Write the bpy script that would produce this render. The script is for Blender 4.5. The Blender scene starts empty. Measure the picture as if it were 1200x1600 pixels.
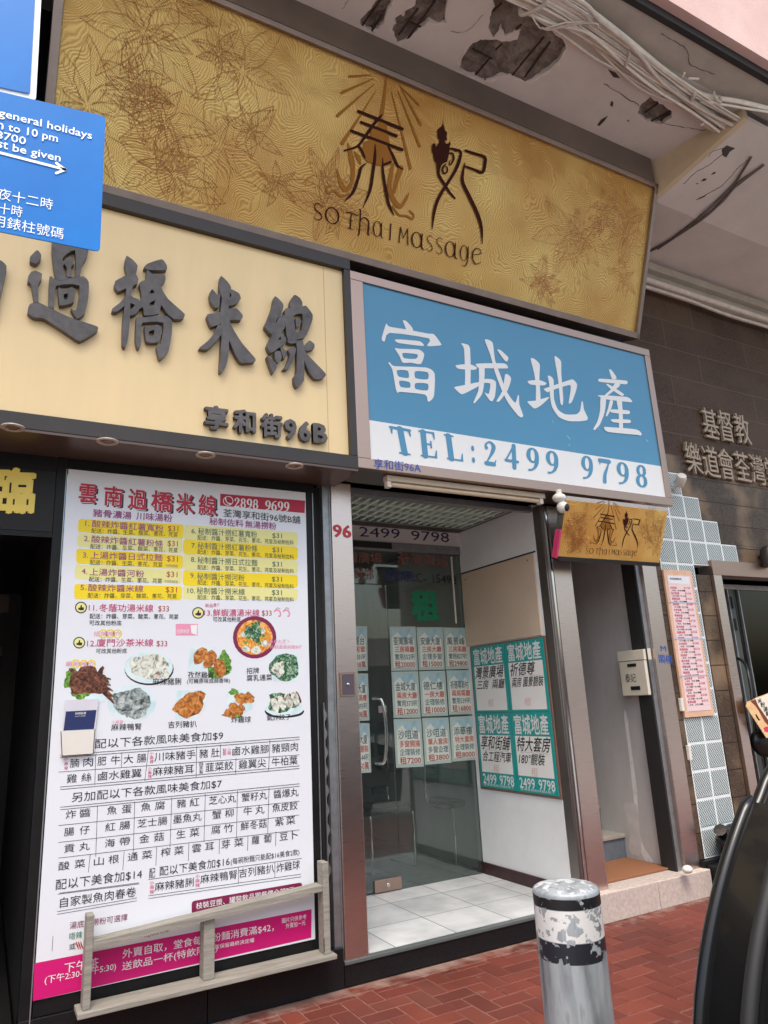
import bpy, bmesh, math, random
import numpy as np
from mathutils import Vector, Matrix, noise as mnoise
from mathutils.geometry import tessellate_polygon
random.seed(7)
SC = bpy.context.scene
COL = SC.collection
PI = math.pi
# ------------------------------------------------------------------ camera
YAW, PITCH, ROLL, FPX = math.radians(29.21643972), math.radians(14.71458667), math.radians(-2.90281015), 1114.438
CAMLOC = np.array([0.0, -3.9986, 1.5])
def _axes():
    cy, sy, cp, sp = math.cos(YAW), math.sin(YAW), math.cos(PITCH), math.sin(PITCH)
    f = np.array([sy*cp, cy*cp, sp]); r = np.array([cy, -sy, 0.0]); u = np.cross(r, f)
    cr, sr = math.cos(ROLL), math.sin(ROLL)
    return cr*r + sr*u, -sr*r + cr*u, f
CR, CU, CF = _axes()
cd = bpy.data.cameras.new('camera'); cam = bpy.data.objects.new('camera', cd); COL.objects.link(cam)
M = Matrix(((CR[0], CU[0], -CF[0], CAMLOC[0]), (CR[1], CU[1], -CF[1], CAMLOC[1]), (CR[2], CU[2], -CF[2], CAMLOC[2]), (0, 0, 0, 1)))
cam.matrix_world = M
cd.sensor_fit = 'VERTICAL'; cd.sensor_height = 36.0; cd.lens = 36.0*FPX/1600.0
cd.clip_start = 0.02; cd.clip_end = 400
SC.camera = cam
# ------------------------------------------------------------------ light
W = bpy.data.worlds.new('World'); SC.world = W; W.use_nodes = True
nt = W.node_tree; nt.nodes.clear()
wo = nt.nodes.new('ShaderNodeOutputWorld'); bg = nt.nodes.new('ShaderNodeBackground'); sky = nt.nodes.new('ShaderNodeTexSky')
SUN_EL, SUN_AZ = 66.0, 205.0      # compass-like: azimuth measured from +Y towards +X
sky.sky_type = 'NISHITA'; sky.sun_disc = False
sky.sun_elevation = math.radians(SUN_EL); sky.sun_rotation = math.radians(SUN_AZ)
sky.air_density = 1.4; sky.dust_density = 5.0; sky.ozone_density = 1.0
bg.inputs['Strength'].default_value = 0.15
nt.links.new(sky.outputs[0], bg.inputs['Color']); nt.links.new(bg.outputs[0], wo.inputs['Surface'])
sd = bpy.data.lights.new('sun', 'SUN'); sd.energy = 1.2; sd.angle = math.radians(24); sd.color = (1.0, 0.96, 0.91)
sun = bpy.data.objects.new('sun', sd); COL.objects.link(sun)
_a, _e = math.radians(SUN_AZ), math.radians(SUN_EL)
sdir = Vector((math.sin(_a)*math.cos(_e), math.cos(_a)*math.cos(_e), math.sin(_e)))
sun.rotation_euler = sdir.to_track_quat('Z', 'Y').to_euler(); sun.location = (0, -8, 14)
SC.view_settings.view_transform = 'Standard'; SC.view_settings.look = 'None'
SC.view_settings.exposure = 0.95; SC.view_settings.gamma = 1.0
# ------------------------------------------------------------------ measuring helpers: picture point -> point on a real plane
def ray(px, py): return CR*((px-600)/FPX) - CU*((py-800)/FPX) + CF
def onY(px, py, Y):
    d = ray(px, py); return CAMLOC + d*((Y-CAMLOC[1])/d[1])
def onX(px, py, X):
    d = ray(px, py); return CAMLOC + d*((X-CAMLOC[0])/d[0])
def onZ(px, py, Z):
    d = ray(px, py); return CAMLOC + d*((Z-CAMLOC[2])/d[2])
class Plane:
    """a real flat surface: point, normal towards the street, up"""
    def __init__(s, p, n, up):
        s.p = np.array(p, float); s.n = np.array(n, float); s.n /= np.linalg.norm(s.n)
        s.up = np.array(up, float); s.up /= np.linalg.norm(s.up)
        s.r = np.cross(s.up, s.n)
    def at(s, px, py, off=0.0):
        d = ray(px, py); p = s.p + s.n*off
        return CAMLOC + d*(np.dot(p-CAMLOC, s.n)/np.dot(d, s.n))
    def uv(s, u, v, off=0.0): return s.p + s.r*u + s.up*v + s.n*off
def PY(y): return Plane((0, y, 0), (0, -1, 0), (0, 0, 1))
def PX(x): return Plane((x, 0, 0), (-1, 0, 0), (0, 0, 1))
def Z(x0, y0, s): return lambda x, y: (x0 + x/s, y0 + y/s)
# ------------------------------------------------------------------ materials
def lin(c):
    return tuple(((v/255.0)/12.92 if v/255.0 <= 0.04045 else ((v/255.0+0.055)/1.055)**2.4) for v in c)
def new_mat(name):
    m = bpy.data.materials.new(name); m.use_nodes = True
    n = m.node_tree.nodes; b = n['Principled BSDF']; return m, n, m.node_tree.links, b
def mat(name, col, rough=0.6, metal=0.0, var=0.12, vs=6.0, bump=0.0, bs=40.0, col2=None, spec=0.5, stretch=None, rvar=0.0, detail=6.0, coat=0.0):
    m, n, l, b = new_mat(name)
    b.inputs['Metallic'].default_value = metal; b.inputs['Roughness'].default_value = rough
    b.inputs['Specular IOR Level'].default_value = spec
    if coat: b.inputs['Coat Weight'].default_value = coat; b.inputs['Coat Roughness'].default_value = 0.05
    tc = n.new('ShaderNodeTexCoord'); mp = n.new('ShaderNodeMapping'); l.new(tc.outputs['Object'], mp.inputs['Vector'])
    if stretch: mp.inputs['Scale'].default_value = stretch
    no = n.new('ShaderNodeTexNoise'); no.inputs['Scale'].default_value = vs; no.inputs['Detail'].default_value = detail
    no.inputs['Roughness'].default_value = 0.62
    l.new(mp.outputs['Vector'], no.inputs['Vector'])
    cr = n.new('ShaderNodeValToRGB'); cr.color_ramp.elements[0].position = 0.3; cr.color_ramp.elements[1].position = 0.7
    c = np.array(col[:3]); c2 = np.array(col2[:3]) if col2 is not None else np.clip(c*(1+var), 0, 0.95)
    c1 = c if col2 is not None else c*(1-var)
    cr.color_ramp.elements[0].color = (*c1, 1); cr.color_ramp.elements[1].color = (*c2, 1)
    l.new(no.outputs['Fac'], cr.inputs['Fac']); l.new(cr.outputs['Color'], b.inputs['Base Color'])
    if rvar:
        mr = n.new('ShaderNodeMapRange'); mr.inputs['To Min'].default_value = max(0.02, rough-rvar); mr.inputs['To Max'].default_value = min(1, rough+rvar)
        mr.inputs['From Min'].default_value = 0.3; mr.inputs['From Max'].default_value = 0.7
        l.new(no.outputs['Fac'], mr.inputs['Value']); l.new(mr.outputs[0], b.inputs['Roughness'])
    if bump:
        n2 = n.new('ShaderNodeTexNoise'); n2.inputs['Scale'].default_value = bs; n2.inputs['Detail'].default_value = 5
        l.new(mp.outputs['Vector'], n2.inputs['Vector'])
        bp = n.new('ShaderNodeBump'); bp.inputs['Strength'].default_value = bump; bp.inputs['Distance'].default_value = 0.01 if bump < 1 else .04
        l.new(n2.outputs['Fac'], bp.inputs['Height']); l.new(bp.outputs['Normal'], b.inputs['Normal'])
    return m
def ramp(n, stops, interp='LINEAR'):
    cr = n.new('ShaderNodeValToRGB'); e = cr.color_ramp.elements; cr.color_ramp.interpolation = interp
    while len(e) > len(stops): e.remove(e[-1])
    while len(e) < len(stops): e.new(0.5)
    for el, (p, c) in zip(e, stops): el.position = p; el.color = (*c[:3], 1)
    return cr
MAT = {}
def flat(name, rgb, rough=0.55, var=0.05, vs=9.0, **k):
    if name not in MAT: MAT[name] = mat(name, lin(rgb), rough, var=var, vs=vs, **k)
    return MAT[name]
# brushed stainless: fine stretched noise
def steel(name, col, rough=0.32, stretch=(60, 60, 1.5), var=0.12):
    m = mat(name, col, rough, 1.0, var=.04, vs=3.0, bump=0.02, bs=6.0, stretch=stretch, rvar=0.04)
    return m
MAT['steel'] = steel('brushed_steel', (0.64, 0.53, 0.48), .3, (2, 2, 90))
MAT['steel_h'] = steel('brushed_steel_horizontal', (0.46, 0.325, 0.262), 0.38, (1.5, 60, 60))
MAT['steel_dark'] = steel('dull_steel', (0.33, 0.29, 0.27), 0.4)
MAT['chrome'] = mat('chrome', (0.7, 0.7, 0.7), 0.12, 1.0, var=0.05)
MAT['alu'] = mat('grey_aluminium', (0.34, 0.35, 0.36), 0.45, 0.8, var=0.15, vs=20)
MAT['black_metal'] = mat('black_metal', (0.009, 0.009, 0.0095), 0.42, 0.0, var=0.3, vs=5, spec=.25)
MAT['bronze'] = mat('dark_bronze', (0.042, 0.035, 0.032), 0.42, 0.2, var=0.2, vs=4, rvar=0.08)
MAT['sign_frame'] = mat('bronze_steel_frame', (.30, .235, .21), .36, .75, var=.15, vs=4)
MAT['bronze_soffit'] = mat('brown_soffit', (0.11, 0.075, 0.06), 0.3, 0.2, var=0.12, vs=3)
MAT['black_granite'] = mat('black_granite', (0.006, 0.006, 0.007), 0.3, col2=(0.016, 0.016, 0.017), vs=150, detail=2, spec=.25)
MAT['dark'] = mat('dark_paint', (0.02, 0.018, 0.017), 0.7)
MAT['plaster'] = mat('soffit_paint', lin((212, 204, 199)), 0.85, var=0.1, vs=1.7, bump=0.12, bs=25)
MAT['plaster_beige'] = mat('beige_paint', lin((205, 186, 156)), 0.8, var=0.12, vs=2.2, bump=0.1, bs=20)
MAT['strip_grey'] = mat('grey_render', lin((176, 168, 158)), 0.85, var=0.16, vs=3, bump=0.2, bs=30)
MAT['pink'] = mat('pink_render', lin((204, 168, 162)), 0.85, col2=lin((214, 186, 178)), vs=2.5, bump=0.25, bs=60)
MAT['concrete'] = mat('broken_concrete', lin((84, 74, 70)), 0.95, col2=lin((158, 146, 138)), vs=9, bump=1.0, bs=18, detail=10)
MAT['rebar'] = mat('rusty_rebar', (0.045, 0.02, 0.012), 0.85, var=0.4, vs=30)
MAT['crack'] = mat('crack', (0.06, 0.05, 0.045), 0.9)
MAT['cable'] = mat('grey_white_cable', lin((240, 234, 224)), 0.5, var=0.12, vs=12)
MAT['cable_grey'] = mat('dusty_cable', lin((204, 194, 184)), 0.6, var=0.15, vs=12)
MAT['white_wall'] = mat('white_wall', lin((234, 235, 234)), 0.6, var=0.06, vs=3, bump=0.04, bs=20)
MAT['office_wall'] = mat('office_wall', lin((214, 216, 210)), 0.6, var=0.05, vs=2)
MAT['beige_board'] = mat('beige_board', lin((206, 184, 160)), 0.55, var=0.06, vs=2.5, bump=0.05, bs=10)
MAT['maroon'] = mat('maroon_skirting', lin((62, 34, 36)), 0.4, var=0.3, vs=12)
MAT['white_plastic'] = mat('white_plastic', lin((226, 222, 212)), 0.4, var=0.04)
MAT['wood'] = mat('weathered_wood', lin((124, 122, 110)), 0.75, col2=lin((166, 160, 150)), vs=5, bump=0.3, bs=30, stretch=(1, 14, 14))
MAT['black_plastic'] = mat('black_plastic', (0.012, 0.012, 0.012), 0.35)
def glass_mat(name, tint, refl=1.0, rough=0.0, haze=0.0):
    m, n, l, b = new_mat(name); n.remove(b)
    out = n['Material Output']; t = n.new('ShaderNodeBsdfTransparent'); t.inputs[0].default_value = (*tint, 1)
    g = n.new('ShaderNodeBsdfGlossy'); g.inputs['Roughness'].default_value = rough
    fr = n.new('ShaderNodeFresnel'); fr.inputs['IOR'].default_value = 1.5
    ma = n.new('ShaderNodeMath'); ma.operation = 'MULTIPLY'; ma.inputs[1].default_value = refl; ma.use_clamp = True
    mx = n.new('ShaderNodeMixShader'); l.new(fr.outputs[0], ma.inputs[0]); l.new(ma.outputs[0], mx.inputs[0])
    l.new(t.outputs[0], mx.inputs[1]); l.new(g.outputs[0], mx.inputs[2])
    if haze:  # greenish diffuse share stands in for sky haze reflected in the glass
        df = n.new('ShaderNodeBsdfDiffuse'); df.inputs[0].default_value = (.55, .62, .57, 1); m2 = n.new('ShaderNodeMixShader'); m2.inputs[0].default_value = haze
        l.new(mx.outputs[0], m2.inputs[1]); l.new(df.outputs[0], m2.inputs[2]); mx = m2
    l.new(mx.outputs[0], out.inputs['Surface'])
    return m
MAT['glass'] = glass_mat('clear_green_glass', (0.90, 0.96, 0.93), 1.5, haze=.04)
MAT['glass_dark'] = glass_mat('tinted_glass', (0.25, 0.28, 0.26), 1.2)
# gold fingerprint wallpaper
def gold_mat(name, scale=1.0, a=(200, 150, 80), b2=(228, 196, 122)):
    m, n, l, b = new_mat(name); tc = n.new('ShaderNodeTexCoord'); b.inputs['Roughness'].default_value = 0.36; b.inputs['Metallic'].default_value = .45
    n1 = n.new('ShaderNodeTexNoise'); n1.inputs['Scale'].default_value = 3.2*scale; n1.inputs['Detail'].default_value = 2.5
    l.new(tc.outputs['Object'], n1.inputs['Vector'])
    ad = n.new('ShaderNodeMix'); ad.data_type = 'VECTOR'; ad.inputs['Factor'].default_value = .22/scale; l.new(tc.outputs['Object'], ad.inputs['A']); l.new(n1.outputs['Color'], ad.inputs['B'])
    vo = n.new('ShaderNodeTexVoronoi'); vo.feature = 'F1'; vo.inputs['Scale'].default_value = 5.5*scale; l.new(ad.outputs['Result'], vo.inputs['Vector'])
    dv = n.new('ShaderNodeVectorMath'); dv.operation = 'SUBTRACT'; l.new(ad.outputs['Result'], dv.inputs[0]); l.new(vo.outputs['Position'], dv.inputs[1])
    sc_ = n.new('ShaderNodeSeparateColor'); l.new(vo.outputs['Color'], sc_.inputs[0]); an = n.new('ShaderNodeMath'); an.operation = 'MULTIPLY'; an.inputs[1].default_value = 6.28; l.new(sc_.outputs[0], an.inputs[0])
    cs = n.new('ShaderNodeMath'); cs.operation = 'COSINE'; l.new(an.outputs[0], cs.inputs[0]); sn = n.new('ShaderNodeMath'); sn.operation = 'SINE'; l.new(an.outputs[0], sn.inputs[0])
    sv = n.new('ShaderNodeCombineXYZ'); l.new(cs.outputs[0], sv.inputs['X']); l.new(sn.outputs[0], sv.inputs['Z'])
    of = n.new('ShaderNodeVectorMath'); of.operation = 'SCALE'; of.inputs['Scale'].default_value = .16/scale; l.new(sv.outputs[0], of.inputs[0])
    d2 = n.new('ShaderNodeVectorMath'); d2.operation = 'DISTANCE'; l.new(dv.outputs[0], d2.inputs[0]); l.new(of.outputs[0], d2.inputs[1])
    mu = n.new('ShaderNodeMath'); mu.operation = 'MULTIPLY'; mu.inputs[1].default_value = 6.283/.0115*(1 if scale < 1.3 else 1.5); l.new(d2.outputs['Value'], mu.inputs[0])
    si = n.new('ShaderNodeMath'); si.operation = 'SINE'; l.new(mu.outputs[0], si.inputs[0])
    mr = n.new('ShaderNodeMapRange'); mr.inputs['From Min'].default_value = -1; l.new(si.outputs[0], mr.inputs['Value'])
    n2 = n.new('ShaderNodeTexNoise'); n2.inputs['Scale'].default_value = 1.3*scale; n2.inputs['Detail'].default_value = 3
    l.new(tc.outputs['Object'], n2.inputs['Vector'])
    big = ramp(n, [(0.35, lin(a)), (0.68, lin(b2))]); l.new(n2.outputs['Fac'], big.inputs['Fac'])
    ln = ramp(n, [(0.1, (0.55, 0.47, 0.34)), (0.75, (1.0, 1.0, 0.98))]); l.new(mr.outputs[0], ln.inputs['Fac'])
    mx = n.new('ShaderNodeMix'); mx.data_type = 'RGBA'; mx.blend_type = 'MULTIPLY'; mx.inputs['Factor'].default_value = 0.5
    l.new(big.outputs['Color'], mx.inputs['A']); l.new(ln.outputs['Color'], mx.inputs['B']); l.new(mx.outputs['Result'], b.inputs['Base Color'])
    bp = n.new('ShaderNodeBump'); bp.inputs['Strength'].default_value = 0.25; bp.inputs['Distance'].default_value = 0.004
    l.new(mr.outputs[0], bp.inputs['Height']); l.new(bp.outputs['Normal'], b.inputs['Normal'])
    return m
MAT['gold'] = gold_mat('gold_wallpaper_print')
MAT['gold_small'] = gold_mat('gold_banner_print', 1.6, (222, 160, 78), (250, 216, 128))
# speckled granite tiles with pale joints (object coords = metres)
def tile_mat(name, ca, cb, joint, sx, sz, rough=0.3, speck=180, jw=0.004, ox=0.0, oz=0.0, axes='XZ', stain=None, offset=0.0):
    m, n, l, b = new_mat(name); tc = n.new('ShaderNodeTexCoord'); sp = n.new('ShaderNodeSeparateXYZ'); l.new(tc.outputs['Object'], sp.inputs[0])
    cb_ = n.new('ShaderNodeCombineXYZ'); l.new(sp.outputs[axes[0]], cb_.inputs['X']); l.new(sp.outputs[axes[1]], cb_.inputs['Y'])
    mp = n.new('ShaderNodeMapping'); mp.inputs['Location'].default_value = (ox, oz, 0); l.new(cb_.outputs[0], mp.inputs['Vector'])
    br = n.new('ShaderNodeTexBrick'); br.offset = offset; br.inputs['Scale'].default_value = 1
    br.inputs['Brick Width'].default_value = sx; br.inputs['Row Height'].default_value = sz; br.inputs['Mortar Size'].default_value = jw
    br.inputs['Color1'].default_value = (0.8, 0.8, 0.8, 1); br.inputs['Color2'].default_value = (1.15, 1.15, 1.15, 1); br.inputs['Mortar'].default_value = (1, 1, 1, 1)
    l.new(mp.outputs['Vector'], br.inputs['Vector'])
    no = n.new('ShaderNodeTexNoise'); no.inputs['Scale'].default_value = speck; no.inputs['Detail'].default_value = 3; l.new(tc.outputs['Object'], no.inputs['Vector'])
    rp = ramp(n, [(0.36, ca), (0.66, cb)]); l.new(no.outputs['Fac'], rp.inputs['Fac'])
    mu = n.new('ShaderNodeMix'); mu.data_type = 'RGBA'; mu.blend_type = 'MULTIPLY'; mu.inputs['Factor'].default_value = 1
    l.new(rp.outputs['Color'], mu.inputs['A']); l.new(br.outputs['Color'], mu.inputs['B'])
    last = mu.outputs['Result']
    if stain:
        n3 = n.new('ShaderNodeTexNoise'); n3.inputs['Scale'].default_value = 2.2; n3.inputs['Detail'].default_value = 7; l.new(tc.outputs['Object'], n3.inputs['Vector'])
        r3 = ramp(n, [(0.46, (0, 0, 0)), (0.72, (1, 1, 1))]); l.new(n3.outputs['Fac'], r3.inputs['Fac'])
        m3 = n.new('ShaderNodeMix'); m3.data_type = 'RGBA'; l.new(r3.outputs['Color'], m3.inputs['Factor']); l.new(last, m3.inputs['A']); m3.inputs['B'].default_value = (*stain, 1)
        last = m3.outputs['Result']
    mx = n.new('ShaderNodeMix'); mx.data_type = 'RGBA'; l.new(br.outputs['Fac'], mx.inputs['Factor']); l.new(last, mx.inputs['A']); mx.inputs['B'].default_value = (*joint, 1)
    l.new(mx.outputs['Result'], b.inputs['Base Color']); b.inputs['Roughness'].default_value = rough; b.inputs['Specular IOR Level'].default_value = .22
    bp = n.new('ShaderNodeBump'); bp.inputs['Strength'].default_value = 0.5; bp.inputs['Distance'].default_value = 0.003; bp.invert = True
    l.new(br.outputs['Fac'], bp.inputs['Height']); l.new(bp.outputs['Normal'], b.inputs['Normal'])
    return m
MAT['granite'] = tile_mat('brown_granite', lin((44, 31, 23)), lin((92, 70, 54)), lin((100, 86, 74)), 1.2, 0.29, 0.5, 160, 0.0035, ox=0.2, oz=0.08, stain=lin((84, 66, 52)), offset=0.37)
MAT['granite_low'] = tile_mat('stained_granite', lin((52, 42, 34)), lin((98, 82, 68)), lin((40, 32, 28)), 2.2, 0.205, 0.32, 140, 0.004, ox=0.2, oz=0.0, stain=lin((150, 126, 100)), offset=0.3)
MAT['floor_tile'] = tile_mat('white_floor_tile', lin((198, 200, 200)), lin((226, 227, 226)), lin((128, 130, 130)), 0.42, 0.42, 0.22, 4, 0.0035, ox=0.1, oz=0.0, axes='XY')
MAT['office_floor'] = tile_mat('grey_office_tile', lin((150, 152, 150)), lin((172, 174, 170)), lin((110, 112, 110)), 0.42, 0.42, 0.25, 4, 0.003, ox=0.1, oz=0.0, axes='XY')
# ------------------------------------------------------------------ mesh builder
class MB:
    def __init__(s): s.v = []; s.f = []; s.mi = []
    def add(s, verts, faces, mi=0):
        o = len(s.v); s.v += [tuple(map(float, p)) for p in verts]
        for f in faces: s.f.append(tuple(i+o for i in f)); s.mi.append(mi)
    def box(s, x0, x1, y0, y1, z0, z1, mi=0):
        x0, x1 = sorted((x0, x1)); y0, y1 = sorted((y0, y1)); z0, z1 = sorted((z0, z1))
        s.add([(x0,y0,z0),(x1,y0,z0),(x1,y1,z0),(x0,y1,z0),(x0,y0,z1),(x1,y0,z1),(x1,y1,z1),(x0,y1,z1)],
              [(0,3,2,1),(4,5,6,7),(0,1,5,4),(1,2,6,5),(2,3,7,6),(3,0,4,7)], mi)
    def obox(s, c, ax, ay, az, mi=0):
        """box from a corner and three edge vectors"""
        c, ax, ay, az = map(np.array, (c, ax, ay, az))
        p = [c, c+ax, c+ax+ay, c+ay, c+az, c+ax+az, c+ax+ay+az, c+ay+az]
        s.add(p, [(0,3,2,1),(4,5,6,7),(0,1,5,4),(1,2,6,5),(2,3,7,6),(3,0,4,7)], mi)
    def quad(s, a, b, c, d, mi=0): s.add([a, b, c, d], [(0,1,2,3)], mi)
    def slab(s, pts, d, mi=0):
        """prism: outline pts (3d) pushed along vector d"""
        n = len(pts); d = np.array(d, float); p = [np.array(q, float) for q in pts]
        tris = tessellate_polygon([[Vector(q) for q in p]])
        s.add(p, [tuple(t) for t in tris], mi); s.add([q+d for q in p], [tuple(reversed(t)) for t in tris], mi)
        s.add(p + [q+d for q in p], [(i, (i+1) % n, n+(i+1) % n, n+i) for i in range(n)], mi)
    def poly(s, loops, fn, depth=None, mi=0):
        """flat outline with holes: loops of 2d points, fn maps 2d -> 3d; depth = vector for thickness"""
        flatp = [p for L in loops for p in L]; v3 = [fn(*p) for p in flatp]
        tris = tessellate_polygon([[Vector((p[0], p[1], 0)) for p in L] for L in loops])
        s.add(v3, [tuple(t) for t in tris], mi)
        if depth is not None:
            d = np.array(depth); s.add([np.array(q)+d for q in v3], [tuple(reversed(t)) for t in tris], mi); k = 0
            for L in loops:
                n = len(L); a = v3[k:k+n]; k += n
                s.add(list(a)+[np.array(q)+d for q in a], [(i, (i+1) % n, n+(i+1) % n, n+i) for i in range(n)], mi)
    def cyl(s, p0, p1, r0, r1=None, seg=12, caps=True, mi=0):
        p0, p1 = np.array(p0, float), np.array(p1, float); r1 = r0 if r1 is None else r1
        d = p1-p0; d /= np.linalg.norm(d); a = np.cross(d, (0, 0, 1) if abs(d[2]) < 0.9 else (1, 0, 0)); a /= np.linalg.norm(a); b = np.cross(d, a)
        v = []
        for p, r in ((p0, r0), (p1, r1)):
            for i in range(seg): t = 2*PI*i/seg; v.append(p + r*(math.cos(t)*a+math.sin(t)*b))
        f = [(i, (i+1) % seg, seg+(i+1) % seg, seg+i) for i in range(seg)]
        if caps: f += [tuple(range(seg-1, -1, -1)), tuple(range(seg, 2*seg))]
        s.add(v, f, mi)
    def tube(s, pts, r, seg=8, mi=0, smooth=True):
        P = crom(pts, 5) if smooth and len(pts) > 2 else [np.array(p, float) for p in pts]
        n = len(P); v = []; prev = None
        for i, p in enumerate(P):
            d = P[min(i+1, n-1)]-P[max(i-1, 0)]; d /= (np.linalg.norm(d)+1e-9)
            a = np.cross(d, (0, 0, 1)) if prev is None else prev-d*np.dot(prev, d)
            if np.linalg.norm(a) < 1e-4: a = np.cross(d, (1, 0, 0))
            a /= np.linalg.norm(a); prev = a; b = np.cross(d, a)
            for k in range(seg): t = 2*PI*k/seg; v.append(p+r*(math.cos(t)*a+math.sin(t)*b))
        f = [(i*seg+k, i*seg+(k+1) % seg, (i+1)*seg+(k+1) % seg, (i+1)*seg+k) for i in range(n-1) for k in range(seg)]
        f += [tuple(range(seg-1, -1, -1)), tuple(range((n-1)*seg, n*seg))]
        s.add(v, f, mi)
    def lathe(s, prof, c, axis=(0, 0, 1), seg=24, mi=0):
        """prof: (r, h) along axis from point c"""
        c = np.array(c, float); d = np.array(axis, float); d /= np.linalg.norm(d)
        a = np.cross(d, (0, 0, 1) if abs(d[2]) < 0.9 else (1, 0, 0)); a /= np.linalg.norm(a); b = np.cross(d, a); v = []; n = len(prof)
        for r, h in prof:
            for i in range(seg): t = 2*PI*i/seg; v.append(c+d*h+r*(math.cos(t)*a+math.sin(t)*b))
        f = [(j*seg+i, j*seg+(i+1) % seg, (j+1)*seg+(i+1) % seg, (j+1)*seg+i) for j in range(n-1) for i in range(seg)]
        f += [tuple(range(seg-1, -1, -1)), tuple(range((n-1)*seg, n*seg))]
        s.add(v, f, mi)
    def ball(s, c, r, seg=16, rings=10, mi=0):
        rr = r if hasattr(r, '__len__') else (r, r, r); v = []; f = []
        for j in range(rings+1):
            ph = PI*j/rings
            for i in range(seg): t = 2*PI*i/seg; v.append((c[0]+rr[0]*math.sin(ph)*math.cos(t), c[1]+rr[1]*math.sin(ph)*math.sin(t), c[2]+rr[2]*math.cos(ph)))
        for j in range(rings):
            for i in range(seg): f.append((j*seg+i, (j+1)*seg+i, (j+1)*seg+(i+1) % seg, j*seg+(i+1) % seg))
        s.add(v, f, mi)
    def ribbon(s, pts, fn, off=0.0, smooth=True):
        """printed brush stroke: pts (x, y, width) in 2d, fn -> 3d"""
        P = crom(pts, 6) if smooth and len(pts) > 2 else [np.array(p, float) for p in pts]
        n = len(P); v = []
        for i, p in enumerate(P):
            d = P[min(i+1, n-1)][:2]-P[max(i-1, 0)][:2]; d = d/(np.linalg.norm(d)+1e-9); q = np.array([-d[1], d[0]])*max(p[2], 0.2e-9)/2
            v += [fn(p[0]+q[0], p[1]+q[1]), fn(p[0]-q[0], p[1]-q[1])]
        s.add(v, [(2*i, 2*i+1, 2*i+3, 2*i+2) for i in range(n-1)])
        closed = np.linalg.norm(P[0][:2]-P[-1][:2]) < 1e-6*(1+abs(P[0][0]))
        for e, sg in () if closed else ((0, -1), (n-1, 1)):       # round ends
            p = P[e]; q = P[1] if e == 0 else P[n-2]; d = p[:2]-q[:2]; d = d/(np.linalg.norm(d)+1e-9); w = p[2]/2; pv = np.array([-d[1], d[0]])
            s.add([fn(*(p[:2]+w*(math.cos(t)*pv+math.sin(t)*d))) for t in np.linspace(0, PI, 7)], [tuple(range(7))])
    def build(s, name, m, parent=None, base=None, bevel=0.0, smooth=False, seg=2):
        if not s.v: return None
        o0 = base_of(parent) if parent is not None else np.array(base if base is not None else (0, 0, 0), float)
        me = bpy.data.meshes.new(name); me.from_pydata([tuple(np.array(p)-o0) for p in s.v], [], s.f)
        ms = m if isinstance(m, (list, tuple)) else [m]
        for k in ms: me.materials.append(MAT[k] if isinstance(k, str) else k)
        if len(ms) > 1: me.polygons.foreach_set('material_index', s.mi)
        if smooth: me.polygons.foreach_set('use_smooth', [True]*len(me.polygons))
        me.update()
        o = bpy.data.objects.new(name, me); COL.objects.link(o)
        if parent is not None: o.parent = parent
        else: o.location = o0
        if bevel > 0:
            bv = o.modifiers.new('bevel', 'BEVEL'); bv.width = bevel; bv.segments = seg; bv.limit_method = 'ANGLE'; bv.angle_limit = math.radians(40)
        if smooth and bevel == 0:
            try:
                me.set_sharp_from_angle(angle=math.radians(45))
            except Exception: pass
        return o
def base_of(o):
    p = np.zeros(3)
    while o is not None: p = p+np.array(o.location); o = o.parent
    return p
def crom(pts, k):
    P = [np.array(p, float) for p in pts]; out = []
    for i in range(len(P)-1):
        a, b, c, d = P[max(i-1, 0)], P[i], P[i+1], P[min(i+2, len(P)-1)]
        for j in range(k):
            t = j/k; out.append(0.5*((2*b)+(c-a)*t+(2*a-5*b+4*c-d)*t*t+(3*b-a-3*c+d)*t**3))
    out.append(P[-1]); return out
def smooth_loop(pts, k=3, sharp=0.35):
    """rounds a traced outline a little (closed Catmull-Rom mixed with the polygon)"""
    P = [np.array(p, float) for p in pts]; n = len(P); out = []
    for i in range(n):
        a, b, c, d = P[i-1], P[i], P[(i+1) % n], P[(i+2) % n]
        for j in range(k):
            t = j/k; q = 0.5*((2*b)+(c-a)*t+(2*a-5*b+4*c-d)*t*t+(3*b-a-3*c+d)*t**3); l0 = b+(c-b)*t
            out.append(tuple(q*(1-sharp)+l0*sharp))
    return out
def thing(name, label, cat, loc=(0, 0, 0), group=None):
    o = bpy.data.objects.new(name, None); COL.objects.link(o); o.location = loc; o.empty_display_size = 0.1
    o['label'] = label; o['category'] = cat
    if group: o['group'] = group
    return o
def tag(o, label, cat, group=None):
    o['label'] = label; o['category'] = cat
    if group: o['group'] = group
    return o
def struct(o): o['kind'] = 'structure'; return o
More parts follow.
